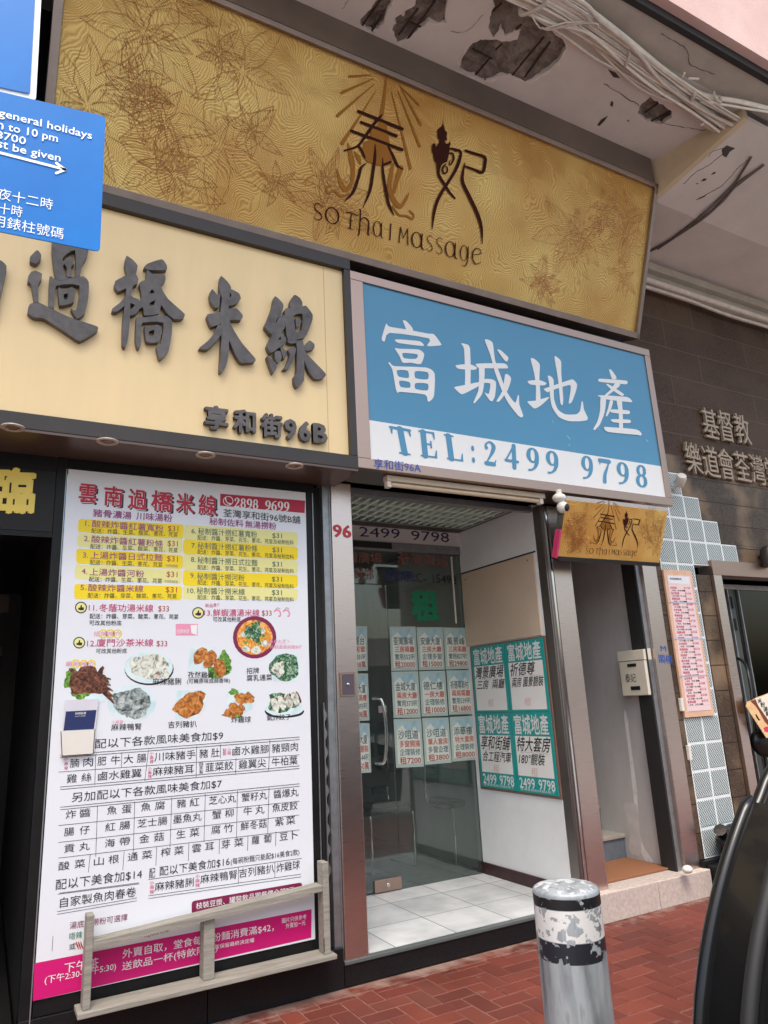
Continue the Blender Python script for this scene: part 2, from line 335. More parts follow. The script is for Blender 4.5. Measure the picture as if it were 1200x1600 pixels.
# ------------------------------------------------------------------ writing
_tx = {}
def glyphs(text, bold=0.0):
    k = (text, bold)
    if k not in _tx:
        c = bpy.data.curves.new('t', 'FONT'); c.body = text; c.size = 1; c.offset = min(bold, 0); c.resolution_u = 2
        o = bpy.data.objects.new('t', c); COL.objects.link(o)
        me = bpy.data.meshes.new_from_object(o.evaluated_get(bpy.context.evaluated_depsgraph_get()))
        v = np.array([q.co[:2] for q in me.vertices]); f = [tuple(p.vertices) for p in me.polygons]
        bpy.data.objects.remove(o); bpy.data.curves.remove(c); bpy.data.meshes.remove(me)
        z = np.zeros(len(v))
        if bold > .003:      # heavier weight: the letter shapes laid down again a hair to each side
            st = [(0, 0), (-1, 0), (1, 0), (0, -1), (0, 1)] if bold < .02 else [(0, 0), (-1, -.6), (1, .6), (-1, .6), (1, -.6), (0, 1), (0, -1), (-1, 0), (1, 0)]
            n0 = len(v); v0, f0 = v, f; v = np.vstack([v0+np.array(q)*bold for q in st]); f = [tuple(i+n0*k2 for i in t) for k2 in range(len(st)) for t in f0]; z = np.repeat(np.arange(len(st)), n0)
        _tx[k] = (np.column_stack([v, z]), f)
    return _tx[k]
def row(mb, text, L, R, hpx, pl, off=0.0015, bold=0.0, depth=0.0, shear=0.0, mi=0):
    """writing on plane pl whose middle line runs from picture point L to R; hpx = letter-box height there"""
    v, f = glyphs(text, bold)
    A, B = pl.at(*L, off), pl.at(*R, off); h = np.linalg.norm(pl.at(L[0], L[1]-hpx/2, off)-pl.at(L[0], L[1]+hpx/2, off))
    wr(mb, v, f, A, B, pl.up, h, pl.n, depth, shear, mi)
def wr(mb, v, f, A, B, up, h, n=None, depth=0.0, shear=0.0, mi=0):
    x0, x1 = v[:, 0].min(), v[:, 0].max(); dx = (B-A); L = np.linalg.norm(dx)
    nv = np.cross(dx/L, up); nv /= np.linalg.norm(nv)
    P = [A+dx*((p[0]-x0)/(x1-x0)+shear*(p[1]-0.38)*h/L)+up*((p[1]-0.38)*h)+nv*(p[2]*(.0004 if depth else .00008)) for p in v]
    if depth:
        d = -n*depth; k = len(P)
        cnt = {}
        for t in f:
            for i in range(len(t)):
                e = (t[i], t[(i+1) % len(t)]); cnt[frozenset(e)] = None if frozenset(e) in cnt else e
        mb.add(P+[p+d for p in P], list(f)+[(e[0], e[1], e[1]+k, e[0]+k) for e in cnt.values() if e], mi)
    else: mb.add(P, f, mi)
def rows(mb, z, items, pl, **k):
    """items: (text, xl, yl, xr, yr, h) in zoomed picture units z"""
    s = abs(z(1, 0)[0]-z(0, 0)[0])
    for t, xl, yl, xr, yr, h in items: row(mb, t, z(xl, yl), z(xr, yr), h*s, pl, **k)
# serif figures and capitals drawn as strokes in a 0.55 x 1 box
def _loop(cx, cy, rx, ry, thick, thin, n=14):
    return [(cx+rx*math.cos(t), cy+ry*math.sin(t), thin+(thick-thin)*abs(math.cos(t))**1.3) for t in np.linspace(0, 2*PI, n)]
SERIF = {
 '2': [[(.09,.72,.12),(.07,.84,.07),(.2,.965,.06),(.32,.95,.09),(.42,.82,.14),(.38,.63,.13),(.26,.4,.08),(.05,.06,.04)], [(.05,.065,.13),(.41,.065,.13)], [(.42,.06,.06),(.5,.24,.03)]],
 '4': [[(.36,.02,.13),(.36,.98,.13)], [(.36,.97,.06),(.03,.31,.05)], [(.02,.29,.09),(.5,.29,.09)]],
 '9': [_loop(.26,.68,.19,.29,.14,.05), [(.45,.68,.14),(.44,.42,.13),(.36,.2,.1),(.22,.06,.06),(.07,.02,.07)]],
 '6': [_loop(.26,.31,.19,.29,.14,.05), [(.07,.32,.14),(.08,.58,.13),(.16,.8,.1),(.3,.94,.06),(.45,.97,.07)]],
 '8': [_loop(.26,.74,.16,.22,.12,.06), _loop(.26,.27,.19,.25,.13,.06)],
 '7': [[(.03,.92,.14),(.5,.92,.14)], [(.49,.9,.04),(.36,.6,.08),(.24,.3,.12),(.21,.02,.14)], [(.04,.95,.05),(.02,.74,.03)]],
 'T': [[(.27,.03,.14),(.27,.97,.14)], [(.0,.955,.08),(.54,.955,.08)], [(.02,.95,.06),(.0,.74,.03)], [(.52,.95,.06),(.54,.74,.03)], [(.13,.02,.045),(.41,.02,.045)]],
 'E': [[(.14,.03,.14),(.14,.97,.14)], [(.02,.97,.05),(.48,.97,.05)], [(.02,.03,.05),(.5,.03,.05)], [(.14,.5,.05),(.36,.5,.05)], [(.47,.96,.06),(.49,.74,.03)], [(.48,.04,.06),(.52,.28,.03)], [(.36,.38,.04),(.36,.62,.04)]],
 'L': [[(.14,.03,.14),(.14,.97,.14)], [(.02,.97,.05),(.28,.97,.05)], [(.02,.03,.05),(.5,.03,.05)], [(.48,.04,.06),(.52,.3,.03)]],
 ':': [[(.2,.62,.16),(.2,.66,.16)], [(.2,.1,.16),(.2,.14,.16)]],
}
def serif(mb, ch, bl, br, tl, pl, off=0.0015):
    """bl, br, tl: picture points of the figure's box on plane pl"""
    a, b, c = pl.at(*bl, off), pl.at(*br, off), pl.at(*tl, off)
    for k, st in enumerate(SERIF[ch]):
        mb.ribbon([(x, y, w*1.3) for x, y, w in st], lambda x, y, k=k: a+(b-a)*(x/0.53)+(c-a)*y+pl.n*(0.0002*k))
# ================================================================== THE SETTING
FZ = 0.13            # office floor level
ST = 0.18            # stair threshold level
def sheet(name, x0, x1, y0, y1, z, m):
    b = MB(); b.quad((x0, y0, z), (x1, y0, z), (x1, y1, z), (x0, y1, z)); return struct(b.build(name, m))
MAT['asphalt'] = mat('concrete_road', (0.26, 0.25, 0.24), 0.9, var=0.35, vs=60, bump=0.4, bs=120)
sheet('road', -60, 70, -60, 0.0, -0.14, 'asphalt')
MAT['mortar'] = mat('sandy_joint', lin((134, 104, 90)), 0.95, var=0.2, vs=30)
b = MB(); b.box(-12, 20, -2.72, 0.02, -0.13, -0.004); struct(b.build('pavement_bed', 'mortar'))
MAT['kerb'] = mat('kerb_stone', lin((150, 148, 142)), 0.85, var=0.15, vs=8, bump=0.3, bs=40)
b = MB()
for i in range(30): b.box(-12+i*1.06, -12+i*1.06+1.05, -2.9, -2.724, -0.139, 0.004)
struct(b.build('kerb', 'kerb', bevel=0.012))
# red clay pavers, 90 degree herringbone, each a bevelled brick with its own firing tone
def paver_mat():
    m, n, l, b = new_mat('red_paver'); at = n.new('ShaderNodeAttribute'); at.attribute_name = 'tone'
    r = ramp(n, [(0.0, lin((100, 46, 36))), (0.5, lin((114, 52, 40))), (0.88, lin((124, 60, 45))), (0.95, lin((108, 58, 47))), (1, lin((104, 50, 39)))]); l.new(at.outputs['Fac'], r.inputs['Fac'])
    tc = n.new('ShaderNodeTexCoord'); no = n.new('ShaderNodeTexNoise'); no.inputs['Scale'].default_value = 2.0; no.inputs['Detail'].default_value = 9; l.new(tc.outputs['Object'], no.inputs['Vector'])
    r2 = ramp(n, [(0.3, (0.62, 0.62, 0.62)), (0.7, (1.0, 1.0, 0.99))]); l.new(no.outputs['Fac'], r2.inputs['Fac'])
    mx = n.new('ShaderNodeMix'); mx.data_type = 'RGBA'; mx.blend_type = 'MULTIPLY'; mx.inputs['Factor'].default_value = 1
    l.new(r.outputs['Color'], mx.inputs['A']); l.new(r2.outputs['Color'], mx.inputs['B'])
    sp = n.new('ShaderNodeSeparateXYZ'); l.new(tc.outputs['Object'], sp.inputs[0]); my = n.new('ShaderNodeMapRange'); my.inputs['From Min'].default_value = -.2; my.inputs['From Max'].default_value = 0; l.new(sp.outputs['Y'], my.inputs['Value'])
    nd = n.new('ShaderNodeTexNoise'); nd.inputs['Scale'].default_value = 9; nd.inputs['Detail'].default_value = 8; l.new(tc.outputs['Object'], nd.inputs['Vector'])
    sm = n.new('ShaderNodeMath'); sm.operation = 'MULTIPLY_ADD'; sm.inputs[1].default_value = .42; l.new(my.outputs[0], sm.inputs[0]); l.new(nd.outputs['Fac'], sm.inputs[2])
    rd = ramp(n, [(.64, (0, 0, 0)), (.95, (.75, .75, .75))]); l.new(sm.outputs[0], rd.inputs['Fac'])
    md = n.new('ShaderNodeMix'); md.data_type = 'RGBA'; l.new(rd.outputs['Color'], md.inputs['Factor']); l.new(mx.outputs['Result'], md.inputs['A']); md.inputs['B'].default_value = (*lin((158, 136, 124)), 1)
    l.new(md.outputs['Result'], b.inputs['Base Color'])
    mr = n.new('ShaderNodeMapRange'); mr.inputs['To Min'].default_value = 0.42; mr.inputs['To Max'].default_value = 0.75; l.new(no.outputs['Fac'], mr.inputs['Value']); l.new(mr.outputs[0], b.inputs['Roughness'])
    n2 = n.new('ShaderNodeTexNoise'); n2.inputs['Scale'].default_value = 70; n2.inputs['Detail'].default_value = 4; l.new(tc.outputs['Object'], n2.inputs['Vector'])
    bp = n.new('ShaderNodeBump'); bp.inputs['Strength'].default_value = 0.2; bp.inputs['Distance'].default_value = 0.003; l.new(n2.outputs['Fac'], bp.inputs['Height']); l.new(bp.outputs['Normal'], b.inputs['Normal'])
    return m
MAT['paver'] = paver_mat()
def pavers():
    w = 0.1065; g = 0.0038; v = []; f = []; tone = []; X0, X1, Y0, Y1 = -2.2, 8.6, -2.72, -0.006
    def brick(x0, x1, y0, y1):
        x0, x1, y0, y1 = max(x0, X0), min(x1, X1), max(y0, Y0), min(y1, Y1)
        if x1-x0 < 0.02 or y1-y0 < 0.02: return
        x0 += g/2; x1 -= g/2; y0 += g/2; y1 -= g/2; c = 0.004; o = len(v); t = random.uniform(-0.0012, 0.0012)
        v.extend([(x0, y0, -0.02), (x1, y0, -0.02), (x1, y1, -0.02), (x0, y1, -0.02), (x0, y0, -c+t), (x1, y0, -c+t), (x1, y1, -c+t), (x0, y1, -c+t),
                  (x0+c, y0+c, t), (x1-c, y0+c, t), (x1-c, y1-c, t), (x0+c, y1-c, t)])
        q = [(0,1,5,4),(1,2,6,5),(2,3,7,6),(3,0,4,7),(4,5,9,8),(5,6,10,9),(6,7,11,10),(7,4,8,11),(8,9,10,11)]
        f.extend([tuple(i+o for i in k) for k in q]); tone.extend([random.random()]*len(q))
    # border courses along the shop fronts
    yb = Y1
    n = int((X1-X0)/(2*w))
    for i in range(n+2): brick(X0+i*2*w, X0+(i+1)*2*w, yb-w, yb)
    Y1 = yb-w-0.001
    for i in range(-60, 110):
        for j in range(-60, 60):
            # herringbone lattice: horizontal bricks at (i+j, j), vertical neighbours
            if (i-j) % 4 == 0: brick(X0+i*w, X0+(i+2)*w, Y0+j*w, Y0+(j+1)*w)
            elif (i-j) % 4 == 2: pass
            if (i-j) % 4 == 3: brick(X0+i*w, X0+(i+1)*w, Y0+j*w, Y0+(j+2)*w)
    me = bpy.data.meshes.new('pavement'); me.from_pydata(v, [], f); me.materials.append(MAT['paver'])
    a = me.attributes.new('tone', 'FLOAT', 'FACE'); a.data.foreach_set('value', tone)
    o = bpy.data.objects.new('pavement', me); COL.objects.link(o); struct(o)
pavers()

# ================================================================== THE BUILDING
bld = thing('tenement_building', 'old tenement building with a peeling concrete canopy and brown granite wall', 'building', (0, 0, 0))
ZC, ZR = 5.79, 5.45          # soffit of the left bay, lower soffit of the right bay
XB = 4.6                     # where the soffit steps down
SOF = Plane((0, 0, ZC), (0, 0, -1), (0, 1, 0))
def zc(px, py, z=ZC): p = onZ(px, py, z); return (p[0], p[1])
zz = Z(520, 0, 4.2857); zw = Z(600, 0, 2.0); zv = Z(780, 0, 2.857)
patch1 = [zz(*p) for p in [(172,160),(200,110),(240,80),(270,40),(300,0),(330,-40),(420,-50),(405,0),(390,40),(360,80),(340,150),(300,190),(262,215),(215,190)]]
patch2 = [zz(*p) for p in [(440,288),(415,260),(395,205),(418,160),(412,125),(450,95),(480,105),(490,70),(545,38),(580,-20),(640,-60),(770,-60),(775,10),(755,110),(760,150),(700,165),(650,140),(600,175),(545,225),(500,265)]]
patch3 = [zz(*p) for p in [(845,465),(880,380),(935,290),(985,265),(1040,270),(1080,262),(1130,275),(1180,280),(1230,255),(1260,200),(1200,215),(1150,235),(1130,180),(1080,245),(1040,195),(1045,120),(1080,60),(1080,0),(1100,-50),(1200,-60)]]
patch3 += [zw(*p) for p in [(420,-30),(470,40),(520,90),(570,140),(555,180),(520,215),(475,240),(440,258),(395,235),(350,240),(310,252)]]
patch3 += [zz(*p) for p in [(1090,530),(1020,540),(970,515),(905,505)]]
patch4 = [zw(*p) for p in [(790,355),(805,325),(830,305),(855,318),(880,335),(903,350),(895,370),(870,390),(845,385),(810,372)]]
def jag(L, a=0.008, k=3):
    out = []
    for i in range(len(L)):
        p, q = np.array(L[i]), np.array(L[(i+1) % len(L)])
        for j in range(k): t = j/k; out.append(tuple(p+(q-p)*t+np.array([random.uniform(-a, a), random.uniform(-a, a)])))
    return out
holes = [jag([zc(*p) for p in P]) for P in (patch1, patch2, patch3, patch4)]
b = MB(); b.poly([[(-6, -1.43), (XB, -1.43), (XB, 0.06), (-6, 0.06)]]+holes, lambda x, y: (x, y, ZC), (0, 0, 0.035)); b.build('canopy_soffit', 'plaster', bld)
# pale broken rim of paint and render round each patch
for L in holes:
    c_ = np.mean(np.array(L), 0); out_ = [tuple(c_+(np.array(p)-c_)*(1+random.uniform(.015, .10))+np.random.RandomState(i).uniform(-.004, .004, 2)) for i, p in enumerate(L)]
    try:
        b = MB(); n_ = len(L); b.add([(x, y, ZC-.0015) for x, y in out_]+[(x, y, ZC+.004) for x, y in L], [(i, (i+1) % n_, n_+(i+1) % n_, n_+i) for i in range(n_)]); b.build('broken_rim', mat('broken_rim', lin((226, 216, 208)), .9, var=.2, vs=30), bld)
    except Exception: pass
# raw concrete left behind where the cover has spalled off, with its bars
b = MB(); NX, NY = 150, 42; xs = np.linspace(0.6, 4.58, NX); ys = np.linspace(-1.6, -0.3, NY)
v = [(x, y, max(ZC+.006, ZC+0.028+0.05*mnoise.fractal(Vector((x*6, y*6, 0)), 0.9, 2.2, 5))) for y in ys for x in xs]
b.add(v, [(j*NX+i, j*NX+i+1, (j+1)*NX+i+1, (j+1)*NX+i) for j in range(NY-1) for i in range(NX-1)]); b.build('exposed_concrete', 'concrete', bld, smooth=True)
def bars(L, z=ZC+0.008, r=0.007):
    for a, c in L:
        p, q = onZ(*a, z), onZ(*c, z); m = MB(); m.cyl(p, q, r, seg=8); m.build('rebar', 'rebar', bld)
bars([(zz(190,180), zz(345,-40)), (zz(262,205), zz(332,95)), (zz(440,232), zz(570,55)), (zz(500,262), zz(690,0)), (zz(505,140), zz(590,180)), (zz(955,500), zz(1050,390)),
      (zz(935,325), zz(1065,392)), (zz(1090,335), zz(1130,295)), (zz(1060,85), zz(1130,20)), (zw(400,235), zw(500,115)), (zw(440,240), zw(520,130)), (zw(395,110), zw(430,75)),
      (zw(815,352), zw(862,318)), (zw(835,378), zw(900,345))])
b = MB(); b.box(-6, 20, -1.66, -1.43, ZC, ZC+0.12); b.build('edge_strip', 'strip_grey', bld)
b = MB(); b.box(-6, 20, -1.70, -1.66, ZC-0.012, ZC+0.06); b.build('drip_edge', 'dark', bld)
b = MB(); b.box(-6, 20, -1.76, -1.66, ZC+0.06, ZC+1.05); b.build('canopy_fascia', 'pink', bld)
b = MB(); b.box(-6, 20, -1.66, 0.3, ZC+0.16, ZC+0.3); b.build('canopy_slab', 'plaster', bld)
def zlow(y): return ZR if y > -.65 else ZR+(-.65-y)/.78*.24
def xst(y): return XB if y > -.65 else XB+(-.65-y)*.24
b = MB(); yy_ = (.06, -.65, -1.04, -1.43)
for y0, y1 in zip(yy_, yy_[1:]): b.slab([(xst(y0), y0, zlow(y0)), (xst(y1), y1, zlow(y1)), (xst(y1), y1, ZC+.1), (xst(y0), y0, ZC+.1)], (.05, 0, 0))
b.build('step_face', 'plaster_beige', bld)
b = MB()
for y0, y1 in ((.35, -.65), (-.65, -1.04), (-1.04, -1.43)): b.slab([(xst(y0)+.0505, y0, zlow(y0)), (xst(y1)+.0505, y1, zlow(y1)), (20, y1, zlow(y1)), (20, y0, zlow(y0))], (0, 0, .04))
b.build('lower_soffit', 'plaster', bld)
b = MB(); b.slab([(XB+.0005, -1.4295, ZC+.0003), (xst(-1.43), -1.4295, ZC+.0003), (XB+.0005, -.65, ZC+.0003)], (0, 0, .03)); b.build('canopy_soffit', 'plaster', bld)
b = MB(); b.box(XB+0.051, 20, -0.002, 0.05, 5.13, ZR-0.002); b.box(XB+0.051, 20, -0.06, -0.004, 5.32, 5.40); b.build('cornice', 'strip_grey', bld)
b = MB(); b.tube([(4.7, -0.07, 5.17), (6, -0.075, 5.165), (7.5, -0.07, 5.17), (12, -0.07, 5.17)], 0.028, 10); b.build('wall_pipe', 'cable_grey', bld, smooth=True)
b = MB(); b.tube([(4.7, -0.05, 5.10), (5.6, -0.055, 5.11), (6.4, -0.05, 5.09), (7.6, -0.055, 5.105), (12, -0.05, 5.1)], 0.018, 8); b.build('wall_pipe', 'cable_grey', bld, smooth=True)
b = MB(); b.box(-6, 4.79, 0.02, 0.3, 2.9, ZC+0.02); b.build('upper_wall', 'dark', bld)
b = MB(); b.box(-6, 20, 0.31, 0.6, ZC+0.3, 10); b.build('upper_storey', 'pink', bld)
# cracks and small holes in the paint: thin gaps with a body of their own
def crack(pts, w, z=ZC):
    m = MB(); P = crom([(*zc(*p, z), w) for p in pts], 6); Q = []
    for p in P: Q.append((p[0]+random.uniform(-.006, .006), p[1]+random.uniform(-.006, .006), w*random.uniform(.4, 1.3)))
    m.ribbon(Q, lambda x, y: (x, y, z-0.003), smooth=False); return m.build('crack', 'crack', bld)
crack([zv(470,372), zv(560,430), zv(640,480), zv(720,540), zv(830,568), zv(915,580)], 0.006)
crack([zz(790,205), zz(850,215), zz(920,190), zz(1000,100)], 0.003); crack([zz(60,60), zz(90,20), zz(110,-20)], 0.003)
crack([zv(720,150), zv(800,190), zv(840,230), zv(860,290), zv(960,330)], 0.004)
b = MB()
for P in ([(495,470),(500,452),(510,455),(507,478)], [(437,560),(455,535),(485,518),(470,540),(448,562)], [(570,540),(580,535),(578,545)], [(485,310),(520,325),(540,350),(510,345)]):
    b.slab([onZ(*zv(*p), ZC-0.003) for p in P], (0, 0, 0.002))
b.build('paint_chip', 'crack', bld)
zr = Z(960, 200, 4.446)
XST = True
for pts, w in (([(480,390),(560,310),(650,260),(760,175)], .006), ([(570,500),(660,450),(760,390),(830,310),(870,265),(940,215)], .006), ([(650,200),(690,160),(760,140)], .004)):
    pl = PX(XB-0.003); m = MB(); Q = [(*pl.at(*zr(*p))[1:], w) for p in pts]
    P = [(p[0]+random.uniform(-.004, .004), p[1]+random.uniform(-.004, .004), p[2]) for p in crom(Q, 6)]
    m.ribbon(P, lambda y, z: (XB-0.003, y, z), smooth=False); m.build('crack', 'crack', bld)
b = MB()
for P in ([(750,190),(745,150),(780,120),(838,140),(800,165),(775,205)], [(600,370),(620,350),(642,352),(625,368)], [(670,325),(690,305),(705,308),(690,320)], [(565,390),(575,380),(582,388)], [(575,500),(610,475),(640,462),(625,478)]):
    b.slab([PX(XB-0.004).at(*zr(*p)) for p in P], (0.003, 0, 0))
b.build('paint_chip', 'crack', bld)
# granite wall of the church entrance on the right: built round the glass-block window and doorway
pl0 = PY(0.0)
GX0, DX0, DX1, DZ = 4.775, 5.44, 7.4, 2.53
gb = [(4.79, 2.53, 4.995, 3.40), (4.79, 2.53, 5.20, 3.22), (4.79, 2.53, 5.41, 2.98)]
b = MB(); b.box(GX0, 20, 0.004, 0.3, 3.475, 5.16); b.build('granite_wall', 'granite', bld)
b = MB(); b.box(GX0, 20, 0.004, 0.3, 3.307, 3.4745); b.box(5.25, 20, 0.004, 0.3, 3.102, 3.3065); b.box(5.455, 20, 0.004, 0.3, 2.897, 3.1015); b.box(5.66, 20, 0.004, 0.3, 2.692, 2.8965)
b.box(5.865, 20, 0.006, 0.3, DZ, 2.6915); b.box(DX1, 20, 0.004, 0.3, 0, DZ)
b.box(GX0, 4.835, 0.004, 0.3, 0.23, 3.3065); b.box(5.262, 5.435, 0.0045, 0.3, 0.23, DZ-0.13)
b.build('granite_wall', 'granite_low', bld)
b = MB(); b.box(GX0, 5.436, -0.03, 0.3, 0.0, 0.225); b.build('wall_base', 'black_granite', bld, bevel=0.004)
# glass block window: stepped wall of ribbed glass blocks
MAT['grout'] = mat('white_grout', lin((232, 236, 236)), 0.6, var=0.04)
def block_mat():
    m, n, l, b = new_mat('ribbed_glass_block'); b.inputs['Roughness'].default_value = 0.12; b.inputs['Base Color'].default_value = (*lin((120, 136, 136)), 1)
    tc = n.new('ShaderNodeTexCoord'); mp = n.new('ShaderNodeMapping'); mp.inputs['Scale'].default_value = (1, 1, 1); l.new(tc.outputs['Object'], mp.inputs['Vector'])
    sp = n.new('ShaderNodeSeparateXYZ'); l.new(mp.outputs[0], sp.inputs[0]); outs = []
    for ax in ('X', 'Z'):
        mu = n.new('ShaderNodeMath'); mu.operation = 'MULTIPLY'; mu.inputs[1].default_value = 2*PI/0.024; l.new(sp.outputs[ax], mu.inputs[0])
        si = n.new('ShaderNodeMath'); si.operation = 'SINE'; l.new(mu.outputs[0], si.inputs[0]); outs.append(si)
    mi = n.new('ShaderNodeMath'); mi.operation = 'MULTIPLY'; l.new(outs[0].outputs[0], mi.inputs[0]); l.new(outs[1].outputs[0], mi.inputs[1])
    r = ramp(n, [(0.3, lin((84, 96, 95))), (0.55, lin((176, 188, 186))), (0.85, lin((226, 233, 231)))]); ad = n.new('ShaderNodeMath'); ad.operation = 'MULTIPLY_ADD'; ad.inputs[1].default_value = .5; ad.inputs[2].default_value = .5; l.new(mi.outputs[0], ad.inputs[0])
    l.new(ad.outputs[0], r.inputs['Fac']); l.new(r.outputs['Color'], b.inputs['Base Color'])
    bp = n.new('ShaderNodeBump'); bp.inputs['Strength'].default_value = 0.8; bp.inputs['Distance'].default_value = 0.004; l.new(ad.outputs[0], bp.inputs['Height']); l.new(bp.outputs['Normal'], b.inputs['Normal'])
    return m
MAT['block'] = block_mat()
gw = thing('glass_block_window', 'stepped window of ribbed glass blocks with white grout beside the stair entrance', 'window', (4.84, 0.03, 0.225))
cells = [(c, r) for r in range(11) for c in range(2)]
BW = 0.205
def cell(c, r): return 4.838+c*BW, 0.23+r*BW
for r in (11, 12, 13, 14):
    for c in range({11: 5, 12: 4, 13: 3, 14: 2}[r]): cells.append((c, r))
b = MB()
proto = None
for c, r in cells:
    x, zt = cell(c, r); b.box(x+0.0005, x+BW-0.0005, 0.006, 0.1, zt+0.0005, zt+BW-0.0005)
b.build('grout', 'grout', gw)
for c, r in cells:
    x, zt = cell(c, r)
    if proto is None:
        m = MB(); m.box(x+0.008, x+BW-0.008, 0.002, 0.05, zt+0.008, zt+BW-0.008); proto = m.build('glass_block', 'block', gw, bevel=0.008); px0 = (x, zt)
    else:
        o = proto.copy(); COL.objects.link(o); o.parent = gw; o.location = (x-px0[0], 0, zt-px0[1])
# raised lettering of the church on the granite
MAT['letter_metal'] = mat('bronze_letter', lin((172, 154, 134)), 0.5, 0.2, var=0.2, vs=30)
MAT['letter_side'] = mat('letter_side', lin((120, 96, 76)), 0.5, 0.3)
zl = Z(1060, 560, 4.707)
cl = thing('wall_lettering', 'raised bronze chinese characters fixed to the brown granite wall', 'lettering', (5.4, 0, 3.5))
plc = PY(-0.030)
for t, x0, y0, x1, y1, h in (('基', 180, 465, 295, 495, 235), ('督', 300, 485, 402, 510, 235), ('教', 418, 505, 525, 532, 225),
        ('樂', 55, 720, 170, 745, 245), ('道', 180, 745, 298, 770, 245), ('會', 298, 765, 410, 790, 240), ('荃', 420, 785, 525, 808, 235), ('灣', 535, 805, 635, 828, 230), ('堂', 645, 830, 745, 850, 225)):
    m = MB(); row(m, t, zl(x0, y0), zl(x1, y1), h*0.98/4.707, plc, 0, 0.0, depth=0.026); m.build('character', 'letter_metal', cl)

# ================================================================== CABLES UNDER THE CANOPY
def cz(pts, z): return [onZ(*zv(*p), z) for p in pts]
cables = [([(-40,-70),(200,35),(480,215),(760,425),(1000,600),(1260,770)], 5.74, .032), ([(0,-75),(240,20),(520,200),(790,400),(1060,590),(1260,700)], 5.73, .026),
 ([(60,-90),(300,20),(560,190),(800,370),(1010,500),(1260,650)], 5.73, .024), ([(100,-80),(330,0),(540,150),(760,330),(900,420),(1080,455),(1260,500)], 5.735, .022),
 ([(150,-90),(370,10),(450,90),(600,215),(720,360),(850,455),(1000,540),(1260,660)], 5.69, .018), ([(130,60),(250,110),(400,150),(560,290),(700,400),(860,500),(1080,660),(1260,790)], 5.70, .014),
 ([(40,0),(180,60),(380,170),(520,300),(640,400),(760,450),(900,510)], 5.75, .009), ([(100,45),(260,140),(430,260),(560,330),(720,430)], 5.76, .009),
 ([(120,20),(300,120),(470,240),(620,350),(780,420),(860,470),(960,500)], 5.75, .010), ([(20,-20),(220,70),(420,190),(640,340),(800,440)], 5.74, .011),
 ([(80,-30),(260,60),(440,170),(650,320),(800,420),(1000,560),(1200,690)], 5.735, .013), ([(900,450),(1040,520),(1130,560),(1260,620)], 5.72, .016),
 ([(190,125),(230,132),(330,108),(430,105),(440,125)], 5.67, .007), ([(140,60),(170,110),(200,128),(300,100),(420,100)], 5.68, .005)]
cb = thing('cable_bundle', 'long bundle of painted white cables and conduits slung under the canopy edge', 'cables', (3.4, -1.3, 5.72))
rc = random.Random(4)
for k in range(11):
    P, z, r = cables[rc.choice((0, 1, 2, 3, 9, 10))]; dx_, dy_ = rc.uniform(-18, 18), rc.uniform(-26, 22)
    cables.append(([(x+dx_+rc.uniform(-7, 7), y+dy_+rc.uniform(-9, 9)) for x, y in P], z-.012-rc.uniform(0, .02), rc.choice((.005, .007, .009))))
for k, (P, z, r) in enumerate(cables):
    m = MB(); m.tube(cz(P, z), r*(.82 if r > .012 else 1), 8); m.build('cable', 'cable' if k % 4 else 'cable_grey', cb, smooth=True)
for (a, c) in (((95,50),(200,0)), ((560,275),(580,225)), ((870,400),(855,430)), ((960,420),(985,440)), ((1160,640),(1190,655)), ((425,95),(395,60))):
    p, q = onZ(*zv(*a), 5.72), onZ(*zv(*c), 5.72); m = MB(); m.tube([p+[0, 0, .02], p-[0, 0, .03], (p+q)/2-[0, 0, .045], q-[0, 0, .03], q+[0, 0, .02]], 0.012, 6); m.build('clip', 'cable_grey', cb, smooth=True)
for P in ([(820,345),(828,325)], [(845,350),(890,352)], [(835,405),(825,385)], [(900,560),(915,550)]):
    m = MB(); m.tube(cz(P, 5.70), .008, 6); m.build('clip', 'cable', cb, smooth=True)
MAT['dark_cable'] = mat('dark_dusty_cable', lin((104, 92, 88)), .7, var=.2, vs=20)
def onlow(px, py):
    z = ZR-.02
    for _ in range(12): q = onZ(px, py, z); z = zlow(q[1])-.014
    return q
lc = thing('loose_cable', 'two dark loose cables running along the soffit towards the gold sign', 'cables', (4.8, -0.5, 5.43))
for P in ([(225,868),(400,770),(600,610),(720,500),(830,390),(890,300),(950,200)], [(300,840),(420,760),(640,610),(800,450),(850,400),(1040,255)], [(480,715),(620,620),(760,500),(850,390),(1000,285)]):
    m = MB(); m.tube([onlow(*zr(*p)) for p in P], 0.010, 8); m.build('cable', 'dark_cable', lc, smooth=True)
# ================================================================== MASSAGE SIGN (large, gold, leaning out)
P0 = np.array([4.578, -0.30, 4.384]); P1 = np.array([4.578, -0.70, 5.522])
upv = (P1-P0)/np.linalg.norm(P1-P0); nrm = np.cross((1, 0, 0), upv)
if nrm[1] > 0: nrm = -nrm
MS = Plane(P0, nrm, upv); HS = np.linalg.norm(P1-P0); LX = -4.50      # local u from the right lower corner
LX = MS.at(85, 165)[0]-P0[0]
ms = thing('massage_sign', 'large gold patterned sign with brown logo leaning out under the canopy', 'sign', (2.3, -0.3, 4.38))
def mu(u, v, o=0): return MS.uv(u, v, o)
b = MB(); b.obox(mu(LX, 0, -0.16), MS.r*(-LX), MS.up*HS, MS.n*0.15); b.build('sign_case', 'bronze', ms)
b = MB(); fw = 0.045; ins = 0.0
for (u0, u1, v0, v1) in ((LX-0.02, 0.03, -0.05, 0.0), (LX-0.02, 0.03, HS, HS+0.035), (LX-0.05, LX, -0.05, HS+0.035), (0.0, 0.035, -0.05, HS+0.035)):
    b.obox(mu(u0, v0, -0.16), MS.r*(u1-u0), MS.up*(v1-v0), MS.n*0.185)
